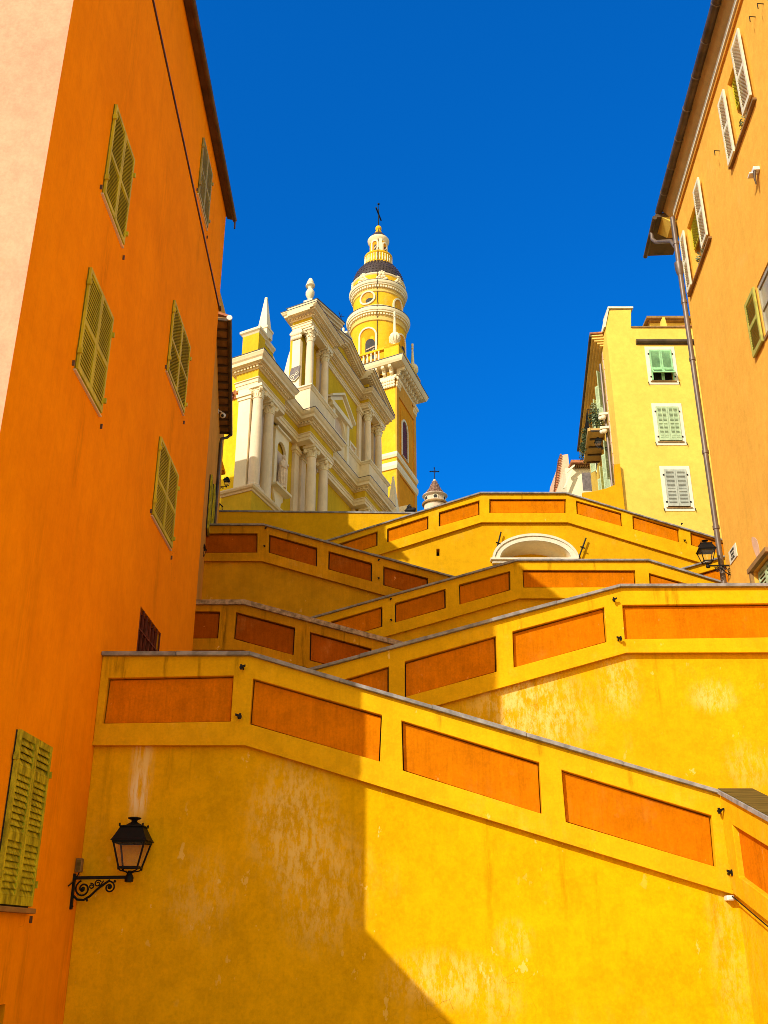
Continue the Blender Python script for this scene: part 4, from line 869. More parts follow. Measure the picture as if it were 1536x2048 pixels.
mb = MB(); mb.bar(k(1132, 949)+Vector((0, -.4, 0)), k(1147, 936)+Vector((0, -.4, 0)), Vector((0, .06, 0)), Vector((.0, 0, .07))); mb.bar(k(1126, 982)+Vector((0, -.4, 0)), k(1141, 946)+Vector((0, -.4, 0)), Vector((0, .06, 0)), Vector((.06, 0, 0.03))); make('strut', mb, M['white_trim'], t)
mb = MB(); a, b2 = k(1158, 958), k(1190, 984); mb.box(a.x, b2.x, DK2-.9, DK2-.85, b2.z-.3, a.z); make('balcony', mb, M['dark_grey'], t)

DC = 125.0
cc = at(870, 1002, DC); pxm = (at(880, 1000, DC)-at(870, 1000, DC)).length/10
zz = lambda y: at(870, y, DC).z
t = thing('chapel_turret', 'small far chapel turret with a ringed tile cone and cross, right of the bell tower', 'turret', (cc.x, DC, 28))
mb = MB(); mb.lathe((cc.x, DC, 0), [(22*pxm, 28), (22*pxm, zz(1004)), (20*pxm, zz(1003)), (20*pxm, zz(996)), (24*pxm, zz(994.5)), (25.5*pxm, zz(993)), (25*pxm, zz(992)), (16*pxm, zz(990))], 28); make('drum', mb, M['cone'], t)
mb = MB(); mb.lathe((cc.x, DC, 0), [(25.6*pxm, zz(1011)), (26.5*pxm, zz(1009)), (25.6*pxm, zz(1007)), (22*pxm, zz(1006.5))], 28); make('ledge', mb, M['soffit'], t)
for ang in (-90, -30, -150, 30): 
    a = math.radians(ang); q = Vector((cc.x+20*pxm*math.cos(a), DC+20*pxm*math.sin(a), zz(1000.5))); mb = MB()
    d = Vector((math.cos(a), math.sin(a), 0)); mb.lathe((0, 0, 0), [(4.2*pxm, -.05), (4.2*pxm, .04)], 14)
    rotm = Vector((0, 0, 1)).rotation_difference(d).to_matrix(); mb.v = [q+rotm@v for v in mb.v]; make('oculus', mb, M['dark'], t)
    mb = MB(); mb.lathe((0, 0, 0), [(4.2*pxm, .0), (5.4*pxm, .03), (5.4*pxm, .07), (4.2*pxm, .07)], 14, cap=False); mb.v = [q+rotm@v for v in mb.v]; make('oculus_ring', mb, M['white_trim'], t)
mb = MB(); pr = [(18.5*pxm, zz(990.5))]
ys = [(990, 18.5), (986, 16), (982, 13), (978, 10.5), (974, 8.6), (970, 6.8), (966, 5), (963, 3.4)]
for (y, r), (y2, r2) in zip(ys[:-1], ys[1:]): pr += [((r+.8)*pxm, zz(y)+.02), ((r+.2)*pxm, zz((y+y2)/2)), (r2*pxm+.02, zz(y2))]
mb.lathe((cc.x, DC, 0), pr, 20, sm=False); make('tiled_cone', mb, M['tile_brown'], t)
mb = MB()
for (y, r) in ys[:-1]:
    n = max(6, int(r*1.3))
    for i in range(n): a = 2*PI*i/n+y; mb.sphere((cc.x+(r+.3)*pxm*math.cos(a), DC+(r+.3)*pxm*math.sin(a), zz(y)+.08), .095, 5, 4)
make('ridge_tile', mb, M['tile_brown'], t)
mb = MB(); mb.sphere((cc.x, DC, zz(961.5)), 3.4*pxm, 12, 8); make('ball', mb, M['cone'], t)
mb = MB(); zc_, zt2 = zz(958), zz(936); X = cc.x
mb.tube([(X, DC, zc_), (X, DC, zt2)], .055, 6); zm = zz(943); mb.tube([(X-.58, DC, zm), (X+.58, DC, zm)], .055, 6)
for q in ((X-.58, DC, zm), (X+.58, DC, zm), (X, DC, zt2)): mb.sphere(q, .11, 6, 4)
mb.tube([(X-.32, DC, zm-.0), (X, DC, zm+.32), (X+.32, DC, zm), (X, DC, zm-.32)], .024, 5, closed=True); make('cross', mb, M['iron'], t)

# ================================================================== the church
E1 = Vector((.313, .950, 0)); E2 = Vector((-.874, .486, 0)); OC = at(527, 760, 44.0); OC.z = 0
def CM(p): return OC+E1*p[0]-E2*p[1]+Vector((0, 0, p[2]))      # (along facade, outwards, up)
N1 = Vector((-E1.y, E1.x, 0)); N2 = Vector((-E2.y, E2.x, 0))
def fz(x, y, w=0, O=None):
    p0 = (O or OC)-E2*w; p0 = Vector((p0.x, p0.y, 0)); p = atp(x, y, p0, N1); return (p-p0).dot(E1), p.z
def ez(x, y, u=0, O=None):
    p0 = (O or OC)+E1*u; p0 = Vector((p0.x, p0.y, 0)); p = atp(x, y, p0, N2); d = p-p0; return -(d.dot(E2)), p.z
def CB(): return MB(CM)
church = thing('church', 'cream and mustard baroque church with columns, cornices and pediment', 'church', CM((0, 0, 18)))
def poly_uz(mb, pts, w0, w1, holes=()): mb.slab([(u, w0, z) for u, z in pts], [[(u, w0, z) for u, z in h] for h in holes], (0, w1-w0, 0))
def archpts(u0, u1, z0, zs, n=14):
    r = (u1-u0)/2; c = (u0+u1)/2; return [(u0, z0)]+[(u1, z0)]+[(c+r*math.cos(PI*k/n), zs+r*math.sin(PI*k/n)) for k in range(n+1)]
def column(u, w, z0, z1, r, kind, par, half_ang=None):
    """column part with capital and base as sub-parts; z0 base bottom, z1 capital top"""
    hb = .28; hc = .62 if kind == 'ionic' else .80; H = z1-z0-hb-hc
    mb = CB(); mb.lathe((u, w, z0+hb), [(r, 0), (r*1.01, H*.3), (r*.97, H*.6), (r*.86, H)], 20)
    c = make('column', mb, M['column'], par)
    mb = CB(); mb.box(u-r*1.35, u+r*1.35, w-r*1.35, w+r*1.35, z0, z0+.09); mb.lathe((u, w, z0+.09), [(r*1.32, 0), (r*1.36, .04), (r*1.28, .08), (r*1.12, .10), (r*1.18, .14), (r*1.12, .18), (r, .2)], 20); make('base', mb, M['column'], c)
    mb = CB(); zc = z1-hc; q = r*.86
    mb.lathe((u, w, zc), [(q*1.02, -.05), (q*1.14, -.03), (q*1.14, .01), (q*1.02, .03)], 20)
    if kind == 'ionic':
        mb.lathe((u, w, zc+.03), [(q, 0), (q*1.02, .2), (q*1.18, .26), (q*1.18, .31)], 20)
        for k in range(14): a = 2*PI*k/14; mb.bar((u+q*1.03*math.cos(a), w+q*1.03*math.sin(a), zc+.05), (u+q*1.06*math.cos(a), w+q*1.06*math.sin(a), zc+.22), (.022, 0, 0), (0, .022, 0))
        for a in (PI/4, 3*PI/4, -PI/4, -3*PI/4):
            d = Vector((math.cos(a), math.sin(a), 0)); p = Vector((u, w, zc+.36))+d*q*1.5; t_ = Vector((-d.y, d.x, 0))
            mb.tube([p-t_*.07, p+t_*.07], .125, 10); mb.tube([p-t_*.09, p+t_*.09], .05, 8)
        mb.box(u-q*1.15, u+q*1.15, w-q*1.15, w+q*1.15, zc+.36, zc+.47); mb.box(u-q*1.55, u+q*1.55, w-q*1.55, w+q*1.55, zc+.4701, z1)
    else:
        mb.lathe((u, w, zc+.03), [(q, 0), (q*1.05, .35), (q*1.25, .55), (q*1.5, .62)], 16)
        for row, (zz0, zz1, ro, m, off) in enumerate(((.02, .30, 1.35, 8, 0), (.22, .52, 1.55, 8, .5))):
            for k in range(m):
                a = 2*PI*(k+off)/m; d = Vector((math.cos(a), math.sin(a), 0)); t_ = Vector((-d.y, d.x, 0)); c0 = Vector((u, w, zc))
                p0 = c0+d*q*1.0+UZ*zz0; p1 = c0+d*q*1.16+UZ*(zz0*.3+zz1*.7); p2 = c0+d*q*ro+UZ*zz1; p3 = c0+d*q*(ro+.12)+UZ*(zz1-.07)
                mb.bar(p0, p1, t_*.075, d*.02); mb.bar(p1, p2, t_*.07, d*.022); mb.bar(p2, p3, t_*.055, d*.02)
        for a in (PI/4, 3*PI/4, -PI/4, -3*PI/4):
            d = Vector((math.cos(a), math.sin(a), 0)); t_ = Vector((-d.y, d.x, 0)); p = Vector((u, w, zc+.60))+d*q*1.85; mb.tube([p-t_*.05, p+t_*.05], .085, 9)
        mb.box(u-q*1.62, u+q*1.62, w-q*1.62, w+q*1.62, zc+.68, z1)
    make('capital', mb, M['cream_hi'], c)
def entab(plan, z0, dims, par, name='entablature', dent=True):
    """architrave, frieze, dentils and cornice swept along the plan"""
    ha, hf, hd, hc = dims; za, zf, zd = z0+ha, z0+ha+hf, z0+ha+hf+hd; z1 = zd+hc
    mb = CB(); mb.sweep(plan, [(-.5, z0), (.0, z0), (.0, z0+ha*.45), (.035, z0+ha*.45), (.035, z0+ha*.85), (.09, z0+ha*.9), (.09, za), (-.5, za)]); e = make('architrave', mb, M['cream'], par)
    mb = CB(); mb.sweep(plan, [(-.5, za), (.0, za), (.0, zf), (-.5, zf)]); make('frieze', mb, M['ch_yellow'], e)
    mb = CB(); mb.sweep(plan, [(-.5, zf), (.06, zf), (.10, zf+.05), (.10, zd), (-.5, zd)]); 
    mb.sweep(plan, [(-.5, zd), (.24, zd), (.26, zd+.05), (.42, zd+.06), (.42, zd+hc*.45), (.50, zd+hc*.6), (.55, zd+hc*.8), (.58, z1-.05), (.58, z1), (-.5, z1+.03)]); 
    for (a, b) in zip(plan[:-1], plan[1:]):
        L = math.hypot(b[0]-a[0], b[1]-a[1])
        if L < .25: continue
        d = Vector(((b[0]-a[0])/L, (b[1]-a[1])/L, 0)); n = Vector((-d.y, d.x, 0)); m = int((L+.2)/.19)
        for k in range(m):
            p = Vector((a[0], a[1], 0))+d*(-.08+.19*(k+.5)); mb.bar(p+n*.14+UZ*(zf+.05), p+n*.14+UZ*(zd-.005), d*.055, n*.065)
    make('cornice', mb, M['cream'], e)
    mb = CB(); mb.sweep(plan, [(-.4, z1+.03), (.60, z1), (.60, z1+.035), (-.4, z1+.065)]); make('cornice_tiles', mb, M['tile_dark'], e)
    return e
ZP, ZA, Z1 = 20.9, 26.42, 27.95        # pedestal top, architrave bottom, first cornice top
F1 = [(3, -.8), (-1.55, -.8), (-1.55, .52), (1.7, .52), (1.7, -.02), (4.62, -.02), (4.62, .74), (8.15, .74), (8.15, -.10), (13.75, -.10), (13.75, .72), (17.7, .72), (17.7, .0), (20.9, .0), (20.9, .52), (24.4, .52), (24.4, -2)]
# wall body, first storey
mb = CB(); mb.sweep([(3, -.66), (-1.32, -.66), (-1.32, -.32), (1.7, -.32), (1.7, -.40), (24.2, -.40), (24.2, -2)], [(-.2, 17), (0, 17), (0, ZA+.01), (-.2, ZA+.01)]); 
# niche opening is cut by splitting the bay wall: solid wall stands behind, surround in front
make('wall', mb, M['ch_yellow'], church)
entab(F1, ZA, (.42, .46, .16, .49), church)
mb = CB()
for u0, u1, w1_ in ((-1.45, 1.65, .45), (1.66, 4.6, -.1), (4.67, 8.1, .66), (13.8, 17.65, .66)): mb.box(u0, u1, -.72, w1_, ZA+.008, Z1-.1)
make('entablature_soffit', mb, M['ch_yellow'], church)
# pedestal course
PD = [(3, -1.1), (-1.75, -1.1), (-1.75, .62), (1.9, .62), (1.9, .05), (4.5, .05), (4.5, .85), (8.3, .85), (8.3, .0), (13.6, .0), (13.6, .85), (17.9, .85), (17.9, .1), (20.9, .1), (20.9, .62), (24.4, .62), (24.4, -2)]
mb = CB(); mb.sweep(PD, [(-.7, 17), (.0, 17), (.0, ZP-.25), (-.7, ZP-.25)]); ped = make('pedestal', mb, M['ch_yellow'], church)
mb = CB(); mb.sweep(PD, [(-.7, ZP-.25), (.05, ZP-.25), (.08, ZP-.17), (.17, ZP-.14), (.22, ZP-.06), (.22, ZP), (-.7, ZP+.01)]); make('pedestal_cornice', mb, M['cream'], ped)
# end pier pilaster (sunlit) and columns
mb = CB(); mb.box(-1.50, -.9, -.60, .10, ZP+.0, ZA-.62); mb.box(-1.53, -.9, -.64, .14, ZP+.01, ZP+.25); pil = make('pilaster', mb, M['cream_hi'], church)
mb = CB(); mb.box(-1.55, -.9, -.65, .15, ZA-.62, ZA-.45); mb.box(-1.62, -.9, -.70, .2, ZA-.449, ZA-.3); mb.box(-1.54, -.9, -.64, .14, ZA-.2999, ZA-.0); make('capital', mb, M['cream_hi'], pil)
column(-1.24, .42, ZP, ZA, .30, 'ionic', church); column(.36, .26, ZP, ZA, .31, 'ionic', church)
column(5.60, .46, ZP, ZA, .31, 'ionic', church); column(7.35, .46, ZP, ZA, .31, 'ionic', church)
column(14.7, .46, ZP, ZA, .31, 'ionic', church); column(16.6, .46, ZP, ZA, .31, 'ionic', church)
def pilaster(u, w, z0, z1, hw, par, cor=False):
    mb = CB(); mb.box(u-hw, u+hw, w-.5, w, z0, z1-.5); p_ = make('pilaster', mb, M['column'], par)
    mb = CB(); mb.box(u-hw-.04, u+hw+.04, w-.5, w+.05, z1-.52, z1-.40); mb.box(u-hw-.1, u+hw+.1, w-.5, w+.12, z1-.3999, z1-.2); mb.box(u-hw-.02, u+hw+.02, w-.5, w+.03, z1-.1999, z1); make('capital', mb, M['cream'], p_)
for u in (.36, 5.0, 5.95, 7.35, 14.4, 16.6, 21.5): pilaster(u, -.20, ZP, ZA, .3, church)
mb = CB(); mb.box(-.9, -.5, -.5, -.05, ZP, ZA); mb.box(.9, 1.5, -.5, -.22, ZP, ZA); make('pilaster', mb, M['cream'], church)
# niche bay
NB = (2.05, 3.75); zn0, zs = 23.0, 25.15
mb = CB(); n_in = archpts(2.36, 3.44, zn0, zs-.12); outer = [(NB[0], zn0-.12), (NB[1], zn0-.12), (NB[1], 26.05), (NB[0], 26.05)]
poly_uz(mb, outer, -.32, -.16, [n_in]); poly_uz(mb, [(NB[0]-.03, 26.05), (NB[1]+.03, 26.05), (NB[1]+.03, 26.15), (NB[0]-.03, 26.15)], -.32, -.02); nic = make('niche_surround', mb, M['cream_hi'], church)
mb = CB(); nn = 10
for i in range(nn):      # curved niche shell
    a0, a1 = PI*i/nn, PI*(i+1)/nn; c = 2.9; r = .54
    for z0_, z1_ in ((zn0, zs-.12),):
        p = [(c-r*math.cos(a0), -.17-.12*math.sin(a0), z0_), (c-r*math.cos(a1), -.17-.12*math.sin(a1), z0_), (c-r*math.cos(a1), -.17-.12*math.sin(a1), z1_), (c-r*math.cos(a0), -.17-.12*math.sin(a0), z1_)]
        mb.F([mb.P(q) for q in p], True)
make('niche', mb, M['cone'], nic)
mb = CB(); mb.box(NB[0]-.1, NB[1]+.1, -.32, .12, zn0-.24, zn0-.12); poly_uz(mb, [(2.2, zn0-.2401), (3.6, zn0-.2401), (3.5, zn0-.6), (3.3, zn0-.72), (3.25, zn0-.98), (2.95, zn0-1.05), (2.8, zn0-.95), (2.62, zn0-1.0), (2.5, zn0-.7)], -.40, -.28); make('console', mb, M['cream_hi'], nic)
# statue standing in the niche
b = thing('statue', 'pale stone robed saint standing in the church niche', 'statue', CM((2.8, .0, zn0-.12)))
mb = CB(); c = (2.84, -.02, zn0-.12)
mb.lathe(c, [(.24, 0), (.25, .06), (.23, .07), (.22, .35), (.25, .8), (.24, 1.1), (.26, 1.35), (.20, 1.52), (.09, 1.6), (.085, 1.66)], 16)
for k in range(9): a = 2*PI*k/9; mb.tube([(c[0]+.22*math.cos(a), c[1]+.22*math.sin(a), c[2]+.05), (c[0]+.24*math.cos(a+.2), c[1]+.24*math.sin(a+.2), c[2]+.7), (c[0]+.2*math.cos(a+.5), c[1]+.2*math.sin(a+.5), c[2]+1.3)], .045, 6)
mb.tube([(c[0]-.2, c[1], c[2]+1.42), (c[0]-.28, c[1]+.1, c[2]+1.15), (c[0]-.08, c[1]+.26, c[2]+1.05)], .06, 7); mb.tube([(c[0]+.2, c[1], c[2]+1.42), (c[0]+.27, c[1]+.12, c[2]+1.2), (c[0]+.05, c[1]+.3, c[2]+1.28)], .06, 7)
make('robed_body', mb, M['statue'], b)
mb = CB(); mb.sphere((c[0], c[1]+.03, c[2]+1.78), .125, 12, 8, (.9, 1, 1.15)); mb.sphere((c[0], c[1]+.12, c[2]+1.68), .08, 8, 6, (.8, .7, 1.2)); make('head', mb, M['statue'], b)
# lower side door frames with inscription window between the columns
ua, za_ = fz(667, 975, 0); ub, _ = fz(690, 1010, 0)
def framed(u0, u1, z0, z1, par, w=-.40, fw=.22, arch_=False, mat='dark', pr=.14):
    mb = CB(); inner = archpts(u0+fw, u1-fw, z0, z1-fw-(u1-u0-2*fw)/2) if arch_ else [(u0+fw, z0), (u1-fw, z0), (u1-fw, z1-fw), (u0+fw, z1-fw)]
    poly_uz(mb, [(u0, z0), (u1, z0), (u1, z1), (u0, z1)], w-.02, w+pr, [inner]); f_ = make('window', mb, M['cream_hi'], par)
    mb = CB(); poly_uz(mb, inner, w-.015, w+.012); make('pane', mb, M[mat], f_); return f_
fr_ = framed(9.7, 12.2, 20, 23.9, church, -.4, .3, False, 'ochre_dark')
mb = CB(); mb.box(9.5, 12.4, -.4, .05, 23.9, 24.05); mb.box(9.6, 12.3, -.4, -.12, 23.6, 23.8999); make('lintel', mb, M['cream_hi'], fr_)
mb = CB(); poly_uz(mb, archpts(10.3, 11.6, 20, 22.5), -.39, -.22); make('relief', mb, M['cream'], fr_)
# attic block with obelisk at the left end
mb = CB(); mb.box(-1.30, -.55, -.72, .28, Z1+.03, 29.7); mb.box(-.5501, .75, -.6, .12, Z1+.03, 29.6); poly_uz(mb, [(.7501, Z1+.03), (3.6, Z1+.03), (3.6, 28.35), (2.6, 28.75), (1.7, 29.15), (1.1, 29.5), (.7501, 29.6)], -.45, .0); att = make('attic', mb, M['ch_yellow'], church)
mb = CB(); mb.sweep([(-.5, -.72), (-1.30, -.72), (-1.30, .28), (-.5, .28), (-.5, .12), (.75, .12)], [(-.3, 29.65), (.0, 29.65), (.05, 29.73), (.14, 29.8), (.14, 29.92), (-.3, 29.92)])
cv = [(.75, 29.6), (1.1, 29.5), (1.7, 29.15), (2.6, 28.75), (3.6, 28.35)]
mb.slab([(u, .03, z+.12) for u, z in cv]+[(u, .03, z) for u, z in reversed(cv)], [], (0, -.5, 0)); make('attic_cornice', mb, M['cream_hi'], att)
def obelisk(u, w, z0, z1, a, par, mat):
    mb = CB(); mb.box(u-a*1.25, u+a*1.25, w-a*1.25, w+a*1.25, z0, z0+.42); mb.box(u-a*1.4, u+a*1.4, w-a*1.4, w+a*1.4, z0+.4201, z0+.54)
    mb.box(u-a*1.02, u+a*1.02, w-a*1.02, w+a*1.02, z0+.5401, z0+.68); mb.taper(u, w, z0+.6801, z1, a, a, .07, .07); mb.sphere((u, w, z1+.05), .10, 10, 6); return make('obelisk', mb, M[mat], par)
obelisk(-.28, .05, 29.92, 32.35, .27, church, 'cream_hi')
obelisk(21.9, -.1, 28.4, 31.95, .40, church, 'cream_hi')
mb = CB(); mb.box(20.9, 23.6, -1.6, .3, Z1+.03, 28.4); make('attic', mb, M['cream_hi'], church)
# second storey
ZB, ZC, Z2 = 29.95, 34.0, 35.1
mb = CB(); mb.sweep([(6.4, -.98), (5.0, -.98), (5.0, -.30), (18.9, -.30), (18.9, -2.6)], [(-.5, Z1), (0, Z1), (0, ZC+.01), (-.5, ZC+.01)]); make('upper_wall', mb, M['ch_yellow'], church)
F2 = [(6.4, -.88), (5.02, -.88), (5.02, .42), (8.45, .42), (8.45, -.22), (15.05, -.22), (15.05, .42), (18.55, .42), (18.55, -2.4)]
entab(F2, ZC, (.34, .26, .14, .36), church)
mb = CB()
for u0, u1, w1_ in ((5.1, 8.4, .36), (8.41, 15.0, -.28), (15.1, 18.5, .36)): mb.box(u0, u1, -.85, w1_, ZC+.008, Z2-.1)
make('entablature_soffit', mb, M['ch_yellow'], church)
P2_ = [(6.4, -.98), (4.85, -.98), (4.85, .58), (8.6, .58), (8.6, -.12), (14.9, -.12), (14.9, .58), (18.75, .58), (18.75, -2.5)]
mb = CB(); mb.sweep(P2_, [(-.6, Z1+.03), (.0, Z1+.03), (.0, ZB-.2), (-.6, ZB-.2)]); up = make('upper_pedestal', mb, M['cream'], church)
mb = CB(); mb.sweep(P2_, [(-.6, ZB-.2), (.04, ZB-.2), (.10, ZB-.12), (.16, ZB-.08), (.16, ZB), (-.6, ZB)]); make('pedestal_cornice', mb, M['cream_hi'], up)
for u in (5.42, 7.75, 15.55, 17.75): column(u, .20, ZB, ZC, .25, 'corinthian', church)
for u in (6.1, 7.75, 14.9, 15.9, 17.75):
    pilaster(u, -.12, ZB, ZC, .25, church)
mb = CB(); mb.box(4.86, 5.2, -.75, -.22, ZB, ZC-.8); mb.box(4.82, 5.2, -.80, -.18, ZB+.001, ZB+.2); p_ = make('pilaster', mb, M['cream_hi'], church)
mb = CB(); 
for k in range(5):
    for r_ in range(2): mb.sphere((4.84-.03*r_, -.76+.13*k+.02*r_, ZC-.62+.24*r_), .13, 7, 5, (.7, 1, 1.1))
mb.box(4.78, 5.2, -.86, -.12, ZC-.3, ZC-.18); mb.box(4.86, 5.2, -.75, -.22, ZC-.1799, ZC); mb.tube([(4.74, -.84, ZC-.36), (4.86, -.84, ZC-.36)], .09, 8); mb.tube([(4.74, -.15, ZC-.36), (4.86, -.15, ZC-.36)], .09, 8); make('capital', mb, M['cream_hi'], p_)
# shoulder buttress and tiled strip behind the left wing
mb = CB(); mb.slab([(5.1, -.7, Z1), (5.1, -1.5, Z1), (5.1, -1.35, 31.6), (5.1, -1.16, 32.4), (5.1, -1.0, 32.9), (5.1, -.7, 33.3)], [], (.5, 0, 0)); make('buttress', mb, M['cream_hi'], church)
mb = CB(); mb.box(3.2, 5.05, -3.4, -1.4, Z1-.5, 30.35); make('side_wall', mb, M['ochre_dark'], church)
mb = CB()
for k in range(7): u0 = 3.15; mb.tube([(u0, -3.4+.3*k, 30.45), (u0+1.9, -3.4+.3*k, 30.75)], .14, 7)
for k in range(7): mb.tube([(3.08, -3.25+.3*k, 30.33), (3.4, -3.25+.3*k, 30.36)], .08, 6)
make('roof_tile', mb, M['tile'], church)
# cast shade on the upper pier painted as a dark panel, with carved scroll lines
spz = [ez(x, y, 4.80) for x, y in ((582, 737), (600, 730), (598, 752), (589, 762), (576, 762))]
mb = CB(); mb.slab([(4.80, w, z) for w, z in spz], [], (.1, 0, 0)); sc_ = make('pier_shade_panel', mb, M['dark_grey'], church)
mb = CB(); 
def spu(cu, cz, r0, r1, a0, turns, n=20): return [(4.79, cu+(r0+(r1-r0)*k/n)*math.cos(a0+turns*2*PI*k/n), cz+(r0+(r1-r0)*k/n)*math.sin(a0+turns*2*PI*k/n)) for k in range(n+1)]
mw, mz_ = sum(w for w, z in spz)/5, sum(z for w, z in spz)/5; mb.tube(spu(mw-.14, mz_-.2, .20, .04, .5, 1.5), .025, 5); mb.tube(spu(mw+.14, mz_+.02, .15, .03, 2, -1.3), .022, 5); mb.tube([(4.79, w, z) for w, z in (spz[4], spz[3], spz[2])], .03, 5); make('carving', mb, M['white_trim'], sc_)
# pediment: raking cornice following the three breaks of the plan
UA, UBm, UCn = 4.45, 11.75, 19.1; ZAP = 37.05
def rake(u): return Z2+.06+(ZAP-Z2)*(1-abs(u-UBm)/(UBm-UA))
mb = CB(); poly_uz(mb, [(5.1, Z2), (18.5, Z2), (UBm, rake(UBm)-.45)], -.9, -.24); poly_uz(mb, [(5.1, Z2), (8.4, Z2), (8.4, rake(8.4)-.4)], -.2399, .40); poly_uz(mb, [(18.45, Z2), (15.1, Z2), (15.1, rake(15.1)-.4)], -.2399, .40); ped2 = make('pediment', mb, M['ch_yellow'], church)
mb = CB()
def rk(u0, u1, w):
    for (dz0, dz1, o) in ((-.42, -.30, .10), (-.2999, -.16, .34), (-.1599, .0, .46), (.0001, .10, .58)):
        mb.hexa([(u0, -1.0, rake(u0)+dz0), (u1, -1.0, rake(u1)+dz0), (u1, w+o, rake(u1)+dz0), (u0, w+o, rake(u0)+dz0), (u0, -1.0, rake(u0)+dz1), (u1, -1.0, rake(u1)+dz1), (u1, w+o, rake(u1)+dz1), (u0, w+o, rake(u0)+dz1)])
rk(UA, 8.95, .44); rk(8.951, UBm, -.22); rk(UBm+.001, 14.549, -.22); rk(14.55, UCn, .44)
for u0, u1, w in ((UA+.7, 8.9, .44), (9.0, 14.5, -.22), (14.6, UCn-.7, .44)):
    m = int((u1-u0)/.19)
    for k in range(m): u = u0+.19*(k+.5); mb.box(u-.055, u+.055, w+.02, w+.22, rake(u)-.39, rake(u)-.305)
make('raking_cornice', mb, M['cream'], ped2)
mb = CB(); 
for u0, u1, w in ((UA-.02, 8.96, .46), (8.96, UBm, -.20), (UBm, 14.54, -.20), (14.54, UCn+.02, .46)):
    mb.hexa([(u0, -1.1, rake(u0)+.101), (u1, -1.1, rake(u1)+.101), (u1, w+.60, rake(u1)+.101), (u0, w+.60, rake(u0)+.101), (u0, -1.1, rake(u0)+.14), (u1, -1.1, rake(u1)+.14), (u1, w+.60, rake(u1)+.14), (u0, w+.60, rake(u0)+.14)])
make('pediment_tiles', mb, M['tile_dark'], ped2)
mb = CB(); mb.box(11.5, 12.3, -.9, .1, ZAP+.0, ZAP+.55); mb.box(11.4, 12.4, -1, .2, ZAP+.5501, ZAP+.68); make('apex_pedestal', mb, M['cream_hi'], ped2)
def flame_urn(u, w, z0, k, par):
    mb = CB(); mb.box(u-.36*k, u+.36*k, w-.36*k, w+.36*k, z0, z0+.45*k)
    mb.lathe((u, w, z0+.45*k), [(.28*k, 0), (.16*k, .1*k), (.13*k, .25*k), (.22*k, .38*k), (.34*k, .62*k), (.34*k, .85*k), (.22*k, 1.05*k), (.15*k, 1.15*k), (.20*k, 1.28*k), (.36*k, 1.36*k), (.36*k, 1.46*k), (.24*k, 1.5*k), (.28*k, 1.65*k), (.20*k, 1.85*k), (.12*k, 2.0*k), (.0, 2.05*k)], 16)
    return make('urn', mb, M['cream_hi'], par)
uu, _z = fz(626, 612, .3); flame_urn(5.25, .15, rake(5.25)+.1, .82, church)
# second storey window with its own pediment, and a smaller window
mb = CB(); inner = archpts(10.1, 12.1, 28.3, 30.3); poly_uz(mb, [(9.6, 28.2), (12.6, 28.2), (12.6, 31.55), (9.6, 31.55)], -.32, -.12, [inner]); aed = make('window', mb, M['cream_hi'], church)
mb = CB(); poly_uz(mb, inner, -.295, -.285); make('pane', mb, M['cone'], aed)
mb = CB(); mb.box(9.7, 10.05, -.3, .02, 28.2, 31.3); mb.box(12.15, 12.5, -.3, .02, 28.2, 31.3); mb.box(9.4, 12.8, -.3, .12, 31.3, 31.55)
poly_uz(mb, [(9.15, 31.5501), (13.05, 31.5501), (13.05, 31.70), (11.1, 32.75), (9.15, 31.70)], -.3, .05); o_ = [(9.05, 31.68), (11.1, 32.82), (13.15, 31.68), (13.15, 31.82), (11.1, 32.97), (9.05, 31.82)]; poly_uz(mb, o_, -.3, .24); make('window_pediment', mb, M['cream_hi'], aed)
mb = CB(); poly_uz(mb, [(9.75, 31.75), (12.45, 31.75), (11.1, 32.52)], .0501, .06); make('tympanum', mb, M['ch_yellow'], aed)
mb = CB()
for k in range(7): u = 10.15+.32*k; mb.box(u-.02, u+.02, -.27, -.24, 28.3, 29.6)
for k in range(6): z = 28.35+.24*k; mb.box(10.1, 12.1, -.269, -.241, z-.015, z+.015)
make('grille', mb, M['iron'], aed)
w_ = framed(13.15, 14.35, 28.25, 30.75, church, -.3, .14, False, 'cone', .12)
mb = CB(); 
for k in range(4): mb.box(13.3+.28*k-.02, 13.3+.28*k+.02, -.26, -.23, 28.25, 29.7)
for k in range(5): mb.box(13.29, 14.21, -.259, -.231, 28.4+.28*k-.015, 28.4+.28*k+.015)
make('grille', mb, M['iron'], w_)
# main door balcony railing over the first cornice, and yellow aisle wall on the left side with tiled eaves
mb = CB(); mb.box(-.85, 3, -8, -.67, 17, 28.0); make('aisle_wall', mb, M['ch_bright'], church)
mb = CB(); mb.box(-.95, 3, -8.1, -.9, 28.0, 28.18); mb.box(-.93, 3, -8.1, -.66, 26.45, 26.62)
for k in range(23): w0 = -8+.30*k; mb.tube([(-1.22, w0, 28.26), (3, w0, 28.7)], .14, 7); mb.tube([(-1.12, w0+.05, 28.12), (-.9, w0+.05, 28.14)], .06, 6)
for k in range(24): w0 = -8+.30*k; mb.tube([(-1.12, w0, 26.68), (-.86, w0, 26.80)], .12, 7); mb.tube([(-1.05, w0+.08, 26.52), (-.86, w0+.08, 26.55)], .06, 6)
make('aisle_eave', mb, M['tile'], church)
# lower wing beyond the tower foot
mb = CB(); mb.box(24.0, 34, -3, .2, 17, 30.4); make('side_wing', mb, M['ch_yellow'], church)
mb = CB(); pl_ = [(24.0, -3), (24.0, .2), (34, .2)]; mb.sweep(pl_, [(-.4, 29.7), (.08, 29.7), (.1, 29.85), (.35, 29.9), (.45, 30.15), (.5, 30.4), (-.4, 30.42)]); make('wing_cornice', mb, M['cream'], church)
